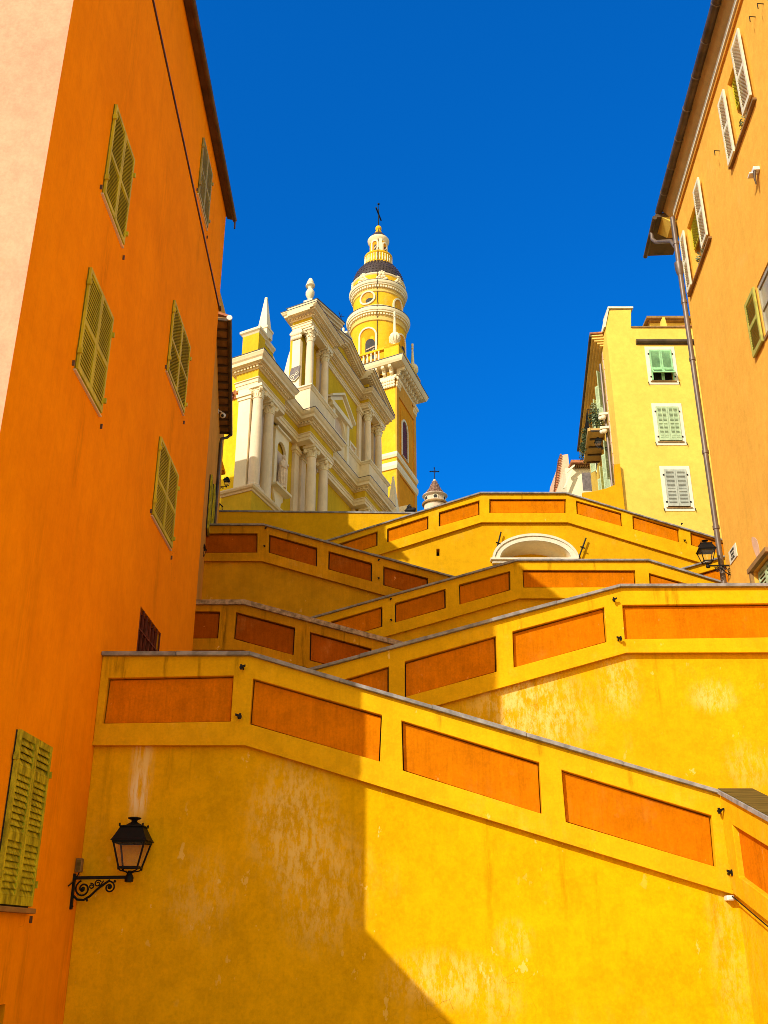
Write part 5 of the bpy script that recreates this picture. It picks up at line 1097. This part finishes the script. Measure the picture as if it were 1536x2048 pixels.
# aerial on the roof ridge behind the pediment
q = CM((12.5, -1.4, 37.3)); t = thing('aerial', 'thin metal cross aerial behind the church pediment left of the bell tower', 'aerial', q)
p_ = at(682, 650, q.y+2); mb = MB(); mb.tube([p_-UZ*1.6, p_+UZ*.9], .02, 5); mb.tube([p_+Vector((-.15, -.4, .85)), p_+Vector((.2, .5, .1))], .022, 5); mb.tube([p_+Vector((-.2, 0, .75)), p_+Vector((.22, .1, .75))], .015, 5); make('mast', mb, M['iron'], t)
# hidden block added so its top edge shades the church end pier's foot
P_a, P_b = CM((-1.5, -3.0, 0)), CM((-1.5, 1.4, 0)); k_ = 4.4
ca_, cb_ = P_a-Vector((.8, 1, 0))*k_, P_b-Vector((.8, 1, 0))*k_; zsh = ez(490, 918, -1.5)[1]+.77*k_
t = thing('pier_shade_block', 'unseen block behind the left houses, added to shade the church pier', 'house', (ca_.x, ca_.y, 14))
mb = MB(); e_ = Vector((.2, 1, 0))*-.9; mb.hexa([ca_+UZ*14, cb_+UZ*14, cb_+e_+UZ*14, ca_+e_+UZ*14, ca_+UZ*zsh, cb_+UZ*zsh, cb_+e_+UZ*zsh, ca_+e_+UZ*zsh]); make('wall', mb, M['ochre_dark'], t)

# ================================================================== the bell tower
TD = 68.0; OT = at(791, 850, TD); OT.z = 0; KT = TD/62.0
def TM(p): return OT+E1*p[0]-E2*p[1]+Vector((0, 0, p[2]))       # origin at the front corner; u along the shaded face, w<0 along the sunlit face
def TB(): return MB(TM)
def tz(z): return 1.6+(z-1.6)*KT           # heights surveyed for a tower at 62 m
tower = thing('bell_tower', 'tall golden bell tower with square base, round belfry and small tiled domes', 'tower', TM((0, 0, 24)))
S = 5.45*KT*.88; ST = 4.5*KT; SO = S
zt0, zcap0, zcap1, zc0, zc1 = 22.0, tz(37.7), tz(38.55), tz(38.6), tz(39.75)
mb = TB(); mb.box(0.001, SO, -ST, -.002, zt0, zc0); make('wall', mb, M['tw_yellow'], tower)
# shaded side: orange panel between yellow strips, arched louvre
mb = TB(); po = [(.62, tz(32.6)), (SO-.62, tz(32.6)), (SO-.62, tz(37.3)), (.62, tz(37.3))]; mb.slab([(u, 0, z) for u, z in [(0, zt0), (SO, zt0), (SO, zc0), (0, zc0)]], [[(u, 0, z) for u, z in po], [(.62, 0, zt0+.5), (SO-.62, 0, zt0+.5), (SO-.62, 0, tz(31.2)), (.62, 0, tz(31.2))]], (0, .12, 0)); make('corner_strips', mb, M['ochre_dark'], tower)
mb = TB(); mb.box(.5, SO-.5, -.001, .03, zt0, tz(37.4)); mb.box(1.15, SO-1.15, .0301, .06, tz(32.9), tz(36.9)); make('orange_panel', mb, M['tw_orange'], tower)
ui0, zi0 = fz(801, 905, 0, OT); ui1, zi1 = fz(815, 935, 0, OT); um = (ui0+ui1)/2; _, zi2 = fz(804, 842, 0, OT)
ww = .62*KT; lo_, hi_ = tz(33.0), tz(35.9); um = SO*.40
mb = TB(); ip = archpts(um-ww, um+ww, lo_, hi_-ww); opn = archpts(um-ww-.16, um+ww+.16, lo_-.05, hi_-ww); mb.slab([(u, .061, z) for u, z in opn], [[(u, .061, z) for u, z in ip]], (0, .10, 0)); win = make('window', mb, M['white_trim'], tower)
mb = TB(); mb.slab([(u, .0605, z) for u, z in ip], [], (0, .02, 0)); 
n = 16
for k in range(n): z = lo_+.15+(hi_-lo_-.3)*k/n; mb.bar((um-ww*.95 if z < hi_-ww else um-ww*.6, .09, z), (um+ww*.95 if z < hi_-ww else um+ww*.6, .09, z), (0, .02, .03), (0, .01, -.02))
make('louvres', mb, M['rust'], win)
def ring(mb, z0, z1, o): mb.sweep([(SO, -ST), (0, -ST), (0, 0), (SO, 0), (SO, -ST)], [(-.3, z0), (o*.55, z0), (o, z0+(z1-z0)*.45), (o, z1), (-.3, z1)])
for (a, b_) in ((31.35, 31.85), (32.25, 32.6)):
    mb = TB(); ring(mb, tz(a), tz(b_), .2); make('string_course', mb, M['cream_hi'], tower)
# corner capitals
for (u, w) in ((.42, .0), (SO-.42, .0)):
    mb = TB()
    for k in range(4):
        for r_ in range(3): mb.sphere((u-.36+.24*k, w+.12+.05*r_, zcap0+.25+.24*r_), .14, 7, 5, (1, .8, 1.1))
    mb.box(u-.55, u+.55, w-.1, w+.3, zcap1-.14, zcap1); mb.tube([(u-.5, w+.2, zcap1-.22), (u-.5, w+.35, zcap1-.22)], .13, 8); mb.tube([(u+.5, w+.2, zcap1-.22), (u+.5, w+.35, zcap1-.22)], .13, 8); make('capital', mb, M['cream'], tower)
mb = TB()
for k in range(6):
    for r_ in range(3): mb.sphere((-.12-.05*r_, -.1-.2*k, zcap0+.25+.24*r_), .14, 7, 5, (.8, 1, 1.1))
mb.box(-.3, .1, -1.25, .1, zcap1-.14, zcap1); mb.tube([(-.2, -1.2, zcap1-.22), (-.35, -1.2, zcap1-.22)], .13, 8); make('capital', mb, M['cream_hi'], tower)
# bracketed cornice
plan = [(SO, -ST), (0, -ST), (0, 0), (SO, 0), (SO, -ST)]
mb = TB(); mb.sweep(plan, [(-.3, zcap1+.001), (.10, zcap1+.001), (.14, zcap1+.1), (.14, zcap1+.25), (-.3, zcap1+.25)]); mb.sweep(plan, [(-.3, zc1-.42), (.85, zc1-.42), (.95, zc1-.25), (1.02, zc1-.05), (1.02, zc1), (-.3, zc1+.02)]); cor = make('cornice', mb, M['cream'], tower)
mb = TB(); mb.sweep(plan, [(-.3, zc1+.021), (1.05, zc1+.001), (1.05, zc1+.06), (-.3, zc1+.08)]); make('cornice_tiles', mb, M['tile_dark'], cor)
mb = TB()
def brk(p, d, t_):
    z0 = zcap1+.26; z1 = zc1-.43; hh = z1-z0
    for (o0, o1, a, b_) in ((.08, .30, 0, .34), (.08, .42, .30, .62), (.08, .78, .58, 1.0)): 
        q0 = p+d*o0; q1 = p+d*o1; mb.hexa([q0-t_*.12+UZ*(z0+hh*a), q1-t_*.12+UZ*(z0+hh*a+.04), q1+t_*.12+UZ*(z0+hh*a+.04), q0+t_*.12+UZ*(z0+hh*a), q0-t_*.12+UZ*(z0+hh*b_), q1-t_*.12+UZ*(z0+hh*b_), q1+t_*.12+UZ*(z0+hh*b_), q0+t_*.12+UZ*(z0+hh*b_)])
    mb.tube([p+d*.70-t_*.13+UZ*(z1-.14), p+d*.70+t_*.13+UZ*(z1-.14)], .13, 8); mb.tube([p+d*.30-t_*.13+UZ*(z0+.14), p+d*.30+t_*.13+UZ*(z0+.14)], .11, 8)
for k in range(9): brk(Vector((.25+(SO-.5)*k/8, 0, 0)), Vector((0, 1, 0)), Vector((1, 0, 0)))
for k in range(8): brk(Vector((0, -.25-(ST-.5)*k/7, 0)), Vector((-1, 0, 0)), Vector((0, 1, 0)))
make('brackets', mb, M['cream_hi'], cor)
# balustrade with corner urns
zb0 = zc1+.08; zb1 = tz(41.1); ub, wb = -.35, .35
def rail(name):
    mb = TB(); pl2 = [(SO+.35, -ST-.35), (ub, -ST-.35), (ub, wb), (SO+.35, wb), (SO+.35, -ST-.35)]
    mb.sweep(pl2, [(-.22, zb0), (.1, zb0), (.1, zb0+.22), (-.22, zb0+.22)]); mb.sweep(pl2, [(-.24, zb1-.18), (.12, zb1-.18), (.12, zb1), (-.24, zb1)])
    for (u, w) in ((ub, wb), (SO+.35, wb), (ub, -ST-.35), (SO+.35, -ST-.35)): mb.box(u-.12 if u < 1 else u-1.2, u+1.2 if u < 1 else u+.12, w-1.2 if w > 0 else w-.12, w+.12 if w > 0 else w+1.2, zb0+.05, zb1+.03)
    return make(name, mb, M['tw_yellow'], tower)
bal = rail('parapet')
mb = TB(); prf = [(.09, 0), (.09, .06), (.05, .10), (.10, .32), (.11, .42), (.05, .72), (.06, .78), (.09, .82), (.09, .9)]
hb_ = (zb1-.18-zb0-.22); prf = [(r, z/.9*hb_) for r, z in prf]
for k in range(9):
    mb = TB(); mb.lathe((ub, -1.35-(ST-2.1)*k/8, zb0+.22), prf, 8); make('baluster', mb, M['cream_hi'], bal)
    mb = TB(); mb.lathe((1.35+(SO-2.1)*k/8-.3, wb, zb0+.22), prf, 8); make('baluster', mb, M['cream_hi'], bal)
def long_urn(u, w, z0, H, R_):
    mb = TB(); k = H/6.4
    mb.lathe((u, w, z0), [(.5*R_, 0), (.55*R_, .2*k), (.3*R_, .5*k), (.35*R_, .65*k), (.85*R_, 1.05*k), (1.0*R_, 1.6*k), (.9*R_, 2.1*k), (.5*R_, 2.45*k), (.30*R_, 2.6*k), (.32*R_, 2.8*k), (.17*R_, 5.3*k), (.26*R_, 5.35*k), (.26*R_, 5.5*k), (.16*R_, 5.6*k), (.24*R_, 6.0*k), (.22*R_, 6.25*k), (.0, 6.4*k)], 16)
    for i in range(12):
        a = 2*PI*i/12; mb.tube([(u+.45*R_*math.cos(a), w+.45*R_*math.sin(a), z0+.75*k), (u+.95*R_*math.cos(a), w+.95*R_*math.sin(a), z0+1.15*k), (u+1.03*R_*math.cos(a), w+1.03*R_*math.sin(a), z0+1.6*k), (u+.75*R_*math.cos(a), w+.75*R_*math.sin(a), z0+2.2*k)], .08*R_, 5)
    return make('urn', mb, M['cream_hi'], tower)
long_urn(ub+.4, wb-.4, zb1+.03, 3.45, .47); long_urn(SO-.2, wb-.4, zb1+.03, 3.45, .47); long_urn(ub+.4, -ST+.05, zb1+.03, 3.45, .47)
# round belfry
cx, cw = SO/2, -ST/2
AX_ = TM((cx, cw, 0)); 
# centre the drums on the surveyed axis
tgt = atp(756.5, 640, AX_, (0, 1, 0)); AXP = Vector((tgt.x, AX_.y, 0))
def az(y): return atp(756.5, y, AXP, (0, 1, 0)).z            # height on the axis for a silhouette row
PM = (atp(766.5, 640, AXP, (0, 1, 0))-atp(756.5, 640, AXP, (0, 1, 0))).length/10
def RR(px): return px*PM
def drum(name, prof, mat, n=48, par=None): mb = MB(); mb.lathe(AXP, prof, n); return make(name, mb, M[mat], par or tower)
d1 = drum('belfry', [(RR(54), zb0-.3), (RR(54), az(662))], 'tw_yellow')
drum('belfry_frieze', [(RR(54.5), az(672)), (RR(56.3), az(671)), (RR(56.3), az(668)), (RR(55.2), az(667.5)), (RR(55.2), az(661)), (RR(57.5), az(659.5)), (RR(60.5), az(657))], 'warm_tan', 48, d1)
drum('belfry_cornice', [(RR(58), az(658)), (RR(61), az(657)), (RR(61.3), az(654.5)), (RR(62.6), az(654)), (RR(63.8), az(651)), (RR(63.8), az(648)), (RR(52), az(645))], 'cream_hi', 48, d1)
drum('cornice_tiles', [(RR(64), az(648.5)), (RR(64), az(647)), (RR(51), az(643.5))], 'tile_dark', 48, d1)
d2 = drum('upper_drum', [(RR(50), az(646)), (RR(50), az(604))], 'tw_yellow')
drum('drum_plinth', [(RR(51.5), az(645)), (RR(52), az(640)), (RR(50), az(638))], 'cream_hi', 48, d2)
drum('drum_frieze', [(RR(50.4), az(613)), (RR(51.8), az(612)), (RR(51.8), az(609.5)), (RR(51), az(609)), (RR(51), az(603)), (RR(53), az(602)), (RR(55.5), az(600))], 'warm_tan', 48, d2)
drum('drum_cornice', [(RR(53.5), az(601)), (RR(56), az(600)), (RR(56.3), az(598)), (RR(57.8), az(597.5)), (RR(59), az(595)), (RR(59), az(592.8)), (RR(52), az(590))], 'cream_hi', 48, d2)
drum('cornice_tiles', [(RR(59), az(593.5)), (RR(59), az(592)), (RR(51), az(589))], 'tile_dark', 48, d2)
for rr_, y in ((56.5, 661), (52.5, 605)):
    n = 64; mbd = MB()
    for i in range(n): a = 2*PI*i/n; mbd.bar((AXP.x+RR(rr_)*math.cos(a), AXP.y+RR(rr_)*math.sin(a), az(y)), (AXP.x+RR(rr_)*math.cos(a), AXP.y+RR(rr_)*math.sin(a), az(y-3.5)), Vector((-math.sin(a), math.cos(a), 0))*.07, Vector((math.cos(a), math.sin(a), 0))*.10)
    make('dentil_ring', mbd, M['cream_hi'], tower)
d3 = drum('dome_band', [(RR(53), az(592)), (RR(53), az(578)), (RR(51), az(577))], 'tw_yellow')
for ang in (-125, -82, -40, -168, 2, 45):
    mb = MB(); a = math.radians(ang); d = Vector((math.cos(a), math.sin(a), 0)); t_ = Vector((-d.y, d.x, 0)); c = AXP+d*RR(53)
    for (o, y, r_) in ((-9, 588, 3.2), (-5, 590, 3.6), (0, 591, 3.8), (5, 590, 3.6), (9, 588, 3.2), (-5, 584, 3.0), (5, 584, 3.0), (-3, 580, 2.8), (3, 580, 2.8), (0, 585, 3.4), (-4, 576, 2.4), (0, 575, 2.6), (4, 576, 2.4)): mb.sphere(c+t_*RR(o)+UZ*az(y), RR(r_), 7, 5)
    make('garland', mb, M['cream_hi'], d3)
drum('band_moulding', [(RR(53), az(580)), (RR(54.5), az(578.5)), (RR(54.5), az(576.5)), (RR(51), az(576))], 'cream', 48, d3)
dm = drum('dome', [(RR(53), az(576.4)), (RR(51.5), az(568)), (RR(47.5), az(557)), (RR(42.5), az(550)), (RR(35.5), az(543)), (RR(28), az(538))], 'tile_dark')
mb = MB()
for (r_, y) in ((52.3, 573), (51.2, 567), (49, 561), (46.5, 556), (43.8, 551.8), (40.8, 548), (37, 544), (33.5, 541), (30, 539)):
    n = int(r_*.95)
    for i in range(n): a = 2*PI*(i+(r_*7 % 1))/n; mb.sphere((AXP.x+RR(r_)*math.cos(a), AXP.y+RR(r_)*math.sin(a), az(y)), RR(1.5), 6, 4, (1, 1, .8))
make('dome_tile', mb, M['tile_dark'], dm)
lt = drum('lantern_parapet', [(RR(28.5), az(541)), (RR(29), az(538)), (RR(27.5), az(536)), (RR(27.5), az(521)), (RR(29), az(519.5)), (RR(29), az(517)), (RR(20), az(516))], 'tw_yellow', 36)
mb = MB()
for i in range(30): mb = MB(); a = 2*PI*i/30; mb.lathe((AXP.x+RR(28)*math.cos(a), AXP.y+RR(28)*math.sin(a), 0), [(RR(.8), az(535)), (RR(1.5), az(530)), (RR(.7), az(525)), (RR(1.3), az(521.5))], 6); make('baluster', mb, M['cream_hi'], lt)
ln = drum('lantern', [(RR(18), az(520)), (RR(18), az(486))], 'tw_yellow', 32)
drum('lantern_cornice', [(RR(18.5), az(491)), (RR(19.5), az(489)), (RR(22), az(486)), (RR(22.5), az(483)), (RR(21), az(481)), (RR(15), az(480))], 'cream', 32, ln)
drum('lantern_dome', [(RR(19.5), az(481)), (RR(16.5), az(476)), (RR(12), az(471)), (RR(7), az(467))], 'tile_dark', 24, ln)
mb = MB(); mb.lathe(AXP, [(RR(6.5), az(468)), (RR(7.2), az(465)), (RR(5.2), az(463)), (RR(4.5), az(461))], 16); mb.sphere(AXP+UZ*az(457.5), RR(6.6), 14, 10); make('ball', mb, M['tw_yellow'], ln)
mb = MB(); mb.tube([AXP+UZ*az(452), AXP+UZ*az(418)], .055, 6); zc2 = az(428); cd = Vector((.25, .97, 0)); mb.tube([AXP+UZ*zc2+cd*-.9+UZ*.0, AXP+UZ*zc2+cd*.9], .07, 6); mb.sphere(AXP+UZ*az(408), .11, 8, 6); mb.tube([AXP+UZ*az(418), AXP+UZ*az(407)], .02, 5); make('cross', mb, M['iron'], ln)
# openings on the drums: surround, dark reveal, bell beam
def cyl_open(px, ytop, ybot, wpx, r_px, name, par, round_=False, depth=.55):
    """opening wrapped on the drum at the direction seen at image column px"""
    s = (px-756.5)/r_px; a = -math.acos(max(-1, min(1, s))); a = -PI/2+math.asin(max(-.99, min(.99, s)))-.02
    r = RR(r_px); d = Vector((math.cos(a), math.sin(a), 0)); t_ = Vector((-d.y, d.x, 0)); W2 = RR(wpx)
    fr_y = lambda y: atp(px, y, AXP+d*r, (0, 1, 0)).z
    z0, z1 = fr_y(ybot), fr_y(ytop)
    def outline(grow):
        w = W2+grow
        if round_: c = (z0+z1)/2; h = (z1-z0)/2+grow; return [(w*math.cos(2*PI*k/28), c+h*math.sin(2*PI*k/28)) for k in range(28)]
        zs_ = z1-W2; return [(-w, z0-grow*.0), (w, z0)]+[(w*math.cos(PI*k/16), zs_+w*math.sin(PI*k/16)) for k in range(17)]
    def P(o, z, off): ang = o/r; dd = Vector((math.cos(a+ang), math.sin(a+ang), 0)); return AXP+dd*(r+off)+UZ*z
    A_, B_ = outline(0), outline(RR(3.2)); n = len(A_); mb = MB()
    for off in (.02, .09):
        pass
    ia = [mb.P(P(o, z, .10)) for o, z in A_]; ib = [mb.P(P(o, z, .10)) for o, z in B_]; ic = [mb.P(P(o, z, -.02)) for o, z in B_]; idd = [mb.P(P(o, z, -.02)) for o, z in A_]
    for k in range(n):
        k2 = (k+1) % n; mb.F([ia[k], ia[k2], ib[k2], ib[k]]); mb.F([ib[k], ib[k2], ic[k2], ic[k]]); mb.F([ia[k], ia[k2], idd[k2], idd[k]])
    w_ = make(name, mb, M['cream_hi'], par)
    mb = MB(); c_ = mb.P(P(0, (z0+z1)/2, .012)); e_ = [mb.P(P(o, z, .012)) for o, z in A_]
    for k in range(n): mb.F([c_, e_[k], e_[(k+1) % n]])
    make('reveal', mb, M['tw_orange' if not round_ else 'ochre_dark'], w_)
    mb = MB(); sh = [(o*.62+W2*.36, (z-(z1 if not round_ else z0))*(.66 if not round_ else .46)+(z0 if round_ else z1-(z1-z0)*.34)) for o, z in A_]
    if round_: sh = [(o, z) for o, z in sh]
    cc_ = (sum(o for o, z in sh)/n, sum(z for o, z in sh)/n); c_ = mb.P(P(cc_[0], cc_[1], .022)); e_ = [mb.P(P(o, z, .022)) for o, z in sh]
    for k in range(n): mb.F([c_, e_[k], e_[(k+1) % n]])
    make('opening', mb, M['dark'], w_)
    if not round_:
        mb = MB(); zz_ = z0+(z1-z0)*.36; mb.tube([P(-.05, zz_-.15, .05), P(W2*.95, zz_+.12, .05)], .06, 6); mb.tube([P(.1, zz_-.7, .05), P(W2*.9, zz_-.1, .05)], .04, 6); make('beam', mb, M['cone'], w_)
cyl_open(737, 658, 720, 15.5, 54, 'belfry_opening', d1); cyl_open(803, 672, 728, 15.5, 54, 'belfry_opening', d1)
cyl_open(736, 585.5, 607, 13.5, 50, 'oculus', d2, True); cyl_open(797, 601, 632, 13, 50, 'oculus', d2, True)
cyl_open(749.5, 483, 502, 4.6, 18, 'lantern_opening', ln); cyl_open(769.5, 488, 504, 4.6, 18, 'lantern_opening', ln)
a = math.radians(-77); d = Vector((math.cos(a), math.sin(a), 0)); mb = MB(); c = AXP+d*RR(18.3); mb.bar(c+UZ*az(511), c+UZ*az(487), Vector((-d.y, d.x, 0))*RR(3), d*.06); make('lantern_pilaster', mb, M['cream_hi'], ln)
# lightning conductor running down the drums
mb = MB(); a = -PI/2-.03; cable = [(7, 462), (19.5, 482), (18.6, 505), (29.5, 519), (30, 538), (43.5, 550), (54, 577), (54, 590), (59.5, 595), (51, 606), (51, 632), (64.5, 648), (55, 668), (55, 720)]
mb.tube([(AXP.x+RR(r_)*math.cos(a), AXP.y+RR(r_)*math.sin(a), az(y)) for r_, y in cable], .035, 5); make('lightning_cable', mb, M['gutter'], tower)

# ================================================================== street lamps (one built, the rest copied)
def square_ring(mb, z, r, h, t_):
    for sx_, sy_ in ((1, 0), (-1, 0), (0, 1), (0, -1)):
        if sx_: mb.box(sx_*r-t_, sx_*r+t_, -r-t_, r+t_, z, z+h)
        else: mb.box(-r+t_, r-t_, sy_*r-t_, sy_*r+t_, z, z+h)
def spiral(c, r0, r1, a0, turns, n=26):
    return [Vector((c[0]+(r0+(r1-r0)*k/n)*math.cos(a0+turns*2*PI*k/n), 0, c[2]+(r0+(r1-r0)*k/n)*math.sin(a0+turns*2*PI*k/n))) for k in range(n+1)]
def build_lamp():
    """local frame: wall at x=0, arm along +x, lantern centred at x=0.72; z=0 at the arm"""
    t = thing('wall_lamp', '-', 'lamp', (0, 0, 0)); AX = .80
    mb = MB(); mb.box(-.012, .03, -.035, .035, -.42, .06); mb.sphere((.03, 0, .02), .018, 6, 4); mb.sphere((.03, 0, -.38), .018, 6, 4); make('back_plate', mb, M['iron'], t, .004, True)
    mb = MB(); mb.bar((.02, 0, .0), (AX, 0, .012), (0, .02, 0), (0, 0, .022)); mb.lathe((AX, 0, -.05), [(.03, -.01), (.062, .0), (.066, .05), (.05, .09), (.028, .12), (.028, .15)], 12); make('arm', mb, M['iron'], t, 0, True)
    mb = MB()
    mb.tube([(.03, 0, -.24), (.09, 0, -.29), (.18, 0, -.295), (.27, 0, -.24), (.36, 0, -.15), (.46, 0, -.075), (.53, 0, -.03)], .017, 8)
    mb.tube(spiral((.155, 0, -.145), .115, .02, 1.9, 1.6), .013, 7); mb.tube(spiral((.53, 0, -.125), .085, .02, 2.4, -1.5), .012, 7)
    mb.tube(spiral((.36, 0, -.075), .05, .012, .4, 1.4), .010, 6); mb.tube(spiral((.27, 0, -.11), .04, .012, 2.0, -1.3), .010, 6)
    mb.tube([(.44, 0, -.035), (.40, 0, -.10), (.34, 0, -.17)], .010, 6); mb.sphere((.155, 0, -.145), .03, 8, 6); mb.sphere((.53, 0, -.125), .028, 8, 6); mb.sphere((.23, 0, -.30), .018, 6, 5); mb.sphere((.60, 0, -.045), .02, 6, 5)
    make('scroll', mb, M['iron'], t, 0, True)
    z0, z1 = .14, .49; r0, r1 = .135, .225        # lantern body bottom and top half widths
    mb = MB()
    def bx(p, q, w=.011): mb.bar(p, q, (w, 0, 0), (0, w, 0))
    for a in (-1, 1):
        for b in (-1, 1): bx((AX+a*r0, b*r0, z0), (AX+a*r1, b*r1, z1), .012)
    sub = MB(); square_ring(sub, z0-.012, r0, .028, .014); square_ring(sub, z1-.02, r1, .03, .014)
    o = len(mb.v); mb.v += [v+Vector((AX, 0, 0)) for v in sub.v]; mb.f += [tuple(i+o for i in f) for f in sub.f]; mb.sm += sub.sm
    for a, b in ((1, 1), (1, -1), (-1, 1), (-1, -1)):
        mb.tube([(AX+a*r0, b*r0, z0-.0), (AX+a*r0*.85, b*r0*.85, z0-.04), (AX+a*.05, b*.05, z0-.055), (AX+a*.02, b*.02, z0-.075)], .010, 6); mb.sphere((AX+a*r0, b*r0, z0-.02), .017, 6, 4)
    lan = make('lantern', mb, M['iron'], t, 0, True)
    mb = MB()
    for q in (((-1, -1), (1, -1)), ((1, -1), (1, 1)), ((1, 1), (-1, 1)), ((-1, 1), (-1, -1))):
        (a, b), (c, d) = q; i = [mb.P((AX+a*(r0-.006), b*(r0-.006), z0+.01)), mb.P((AX+c*(r0-.006), d*(r0-.006), z0+.01)), mb.P((AX+c*(r1-.006), d*(r1-.006), z1-.01)), mb.P((AX+a*(r1-.006), b*(r1-.006), z1-.01))]; mb.F(i)
    make('glass', mb, M['glass'], lan, 0, True)
    mb = MB(); mb.taper(AX, 0, z1+.012, z1+.05, .262, .262, .238, .238); mb.taper(AX, 0, z1+.051, z1+.205, .236, .236, .160, .160); mb.taper(AX, 0, z1+.206, z1+.222, .178, .178, .178, .178)
    for a in (-1, 1):
        for b in (-1, 1): mb.lathe((AX+a*.168, b*.168, z1+.222), [(.012, 0), (.016, .02), (.0, .04)], 6)
    mb.lathe((AX, 0, z1+.222), [(.13, 0), (.105, .03), (.06, .05), (.04, .07), (.05, .09), (.095, .105), (.10, .12), (.06, .13), (.0, .135)], 16)
    make('lamp_roof', mb, M['iron'], t, 0, True)
    return t
lamp0 = build_lamp()
def place(o, loc, rz, k, label):
    o.location = loc; o.rotation_euler = (0, 0, rz); o.scale = (k, k, k); o['label'] = label; o['group'] = 'black wall lanterns'
q = at(150, 1758, 12.6); place(lamp0, (XL+.0, 12.84, atx(152, 1757, XL).z), 0.0, .84, 'big black lantern on a scrolled arm in the lower left corner of the walls')
l2 = copy_tree(lamp0); q = at(1416, 1122, 21.72); s2, z2 = sz(1446, 1100, 0); wpt = R(s2, 0, 0); place(l2, Vector((q.x+.80*.76, q.y, q.z-.11)), PI-.07, .76, 'black lantern hanging from the right house beside the long downpipe')
l3 = copy_tree(lamp0); q = at(453, 970, 36.0); place(l3, (q.x-.80*.5, 36.0, q.z-.07), 0, .5, 'small black lantern on a thin curled arm in front of the church pier')
l4 = copy_tree(lamp0); q = at(1197, 893, 37.6); place(l4, (q.x+.80*.56, 37.6, q.z-.05), PI, .56, 'small lantern under the upper balcony of the yellow house')
l5 = copy_tree(lamp0); q = at(402, 1112, 26.2); place(l5, (q.x-.80*.52, 26.2, q.z-.05), 0, .52, 'small lantern peeping out behind the edge of the tall orange house')
# junction box over the big lamp
p = atx(162, 1731, XL+.05); p.y = 12.88
t = thing('junction_box', 'beige junction box on the wall corner just above the big lantern', 'junction box', p)
mb = MB(); mb.box(p.x-.045, p.x+.03, p.y-.045, p.y+.05, p.z-.08, p.z+.08); make('case', mb, M['soffit'], t, bevel=.01); mb = MB(); mb.box(p.x-.03, p.x+.02, p.y-.052, p.y-.0455, p.z-.06, p.z+.06); make('lid', mb, M['board'], t)
mb = MB(); mb.tube([(p.x, p.y, p.z-.08), (p.x-.02, p.y-.02, p.z-.16), (XL+.02, 12.6, p.z-.25)], .008, 6); make('cable', mb, M['iron'], t)
# security camera on the second left house
p = at(446, 827, 28.5); t = thing('security_camera', 'white dome security camera under the dark timber eave on the left', 'camera', p)
mb = MB(); mb.tube([p+Vector((-.45, .1, .1)), p+Vector((-.2, 0, .1)), p+Vector((-.08, 0, .08)), p], .025, 8); mb.bar(p+Vector((-.2, 0, .16)), p+Vector((-.2, 0, .02)), (.05, 0, 0), (0, .05, 0)); make('arm', mb, M['white'], t)
mb = MB(); mb.sphere(p+Vector((0, 0, -.07)), .095, 12, 8); make('dome', mb, M['white'], t); mb = MB(); mb.sphere(p+Vector((.0, -.05, -.10)), .055, 10, 6); make('lens', mb, M['dark'], t)
# orange corner house and railing at the end of the lane
DO = 34.0; k = lambda x, y: at(x, y, DO)
t = thing('corner_house', 'narrow strip of orange house with a corbelled ledge behind the left downpipe', 'house', (-8, DO, 12))
a = k(439, 930).x
mb = MB(); mb.box(-16, a-.11, DO, DO+.3, 12, k(440, 880).z+1.4); make('wall', mb, M['orange'], t)
mb = MB(); mb.slab([Vector((a-.25, DO-.05, k(440, 945).z)), Vector((k(448, 940).x, DO-.05, k(448, 941).z)), Vector((k(448.5, 936).x, DO-.05, k(448, 936).z)), Vector((k(441, 910).x, DO-.05, k(441, 910).z)), Vector((a-.25, DO-.05, k(440, 905).z))], [], (0, .4, 0)); make('corbel', mb, M['orange'], t)
mb = MB(); mb.box(a-.3, k(440.5, 912).x, DO-.12, DO+.3, k(440, 911).z, k(440, 908).z+.03); make('ledge', mb, M['white_trim'], t)
t = thing('railing', 'short sloping black iron railing at the top of the lane left of the church', 'railing', k(425, 1020))
mb = MB(); p0, p1 = k(422, 998)+Vector((0, -.4, 0)), k(449, 1022)+Vector((0, -.4, 0)); mb.tube([p0, p1], .025, 6); make('handrail', mb, M['iron'], t)
mb = MB()
for i in range(9): q = p0.lerp(p1, i/8); mb.tube([q, (q.x, q.y, q.z-1.0)], .012, 5)
make('baluster', mb, M['iron'], t)
# black bag lying on the top wall
p = at(820, 1025.5, D7+.2); t = thing('bag', 'black cloth bag lying on the top wall in front of the bell tower', 'bag', p)
mb = MB(); mb.sphere(p+Vector((0, 0, .08)), .2, 14, 8, (1.05, .6, .42)); mb.sphere(p+Vector((-.02, .0, .19)), .1, 12, 8, (.9, .8, 1)); mb.sphere(p+Vector((.12, -.04, .11)), .11, 12, 8, (1.0, .7, .7))
rr = random.Random(5)
mb.v = [v+Vector((rr.uniform(-1, 1), rr.uniform(-1, 1), rr.uniform(-1, 1)))*.010 for v in mb.v]; make('body', mb, M['black_cloth'], t)
mb = MB(); mb.tube([p+Vector((-.13, -.1, .1)), p+Vector((-.1, -.12, .2)), p+Vector((-.03, -.1, .285)), p+Vector((.05, -.1, .25))], .012, 6); make('strap', mb, M['black_cloth'], t)
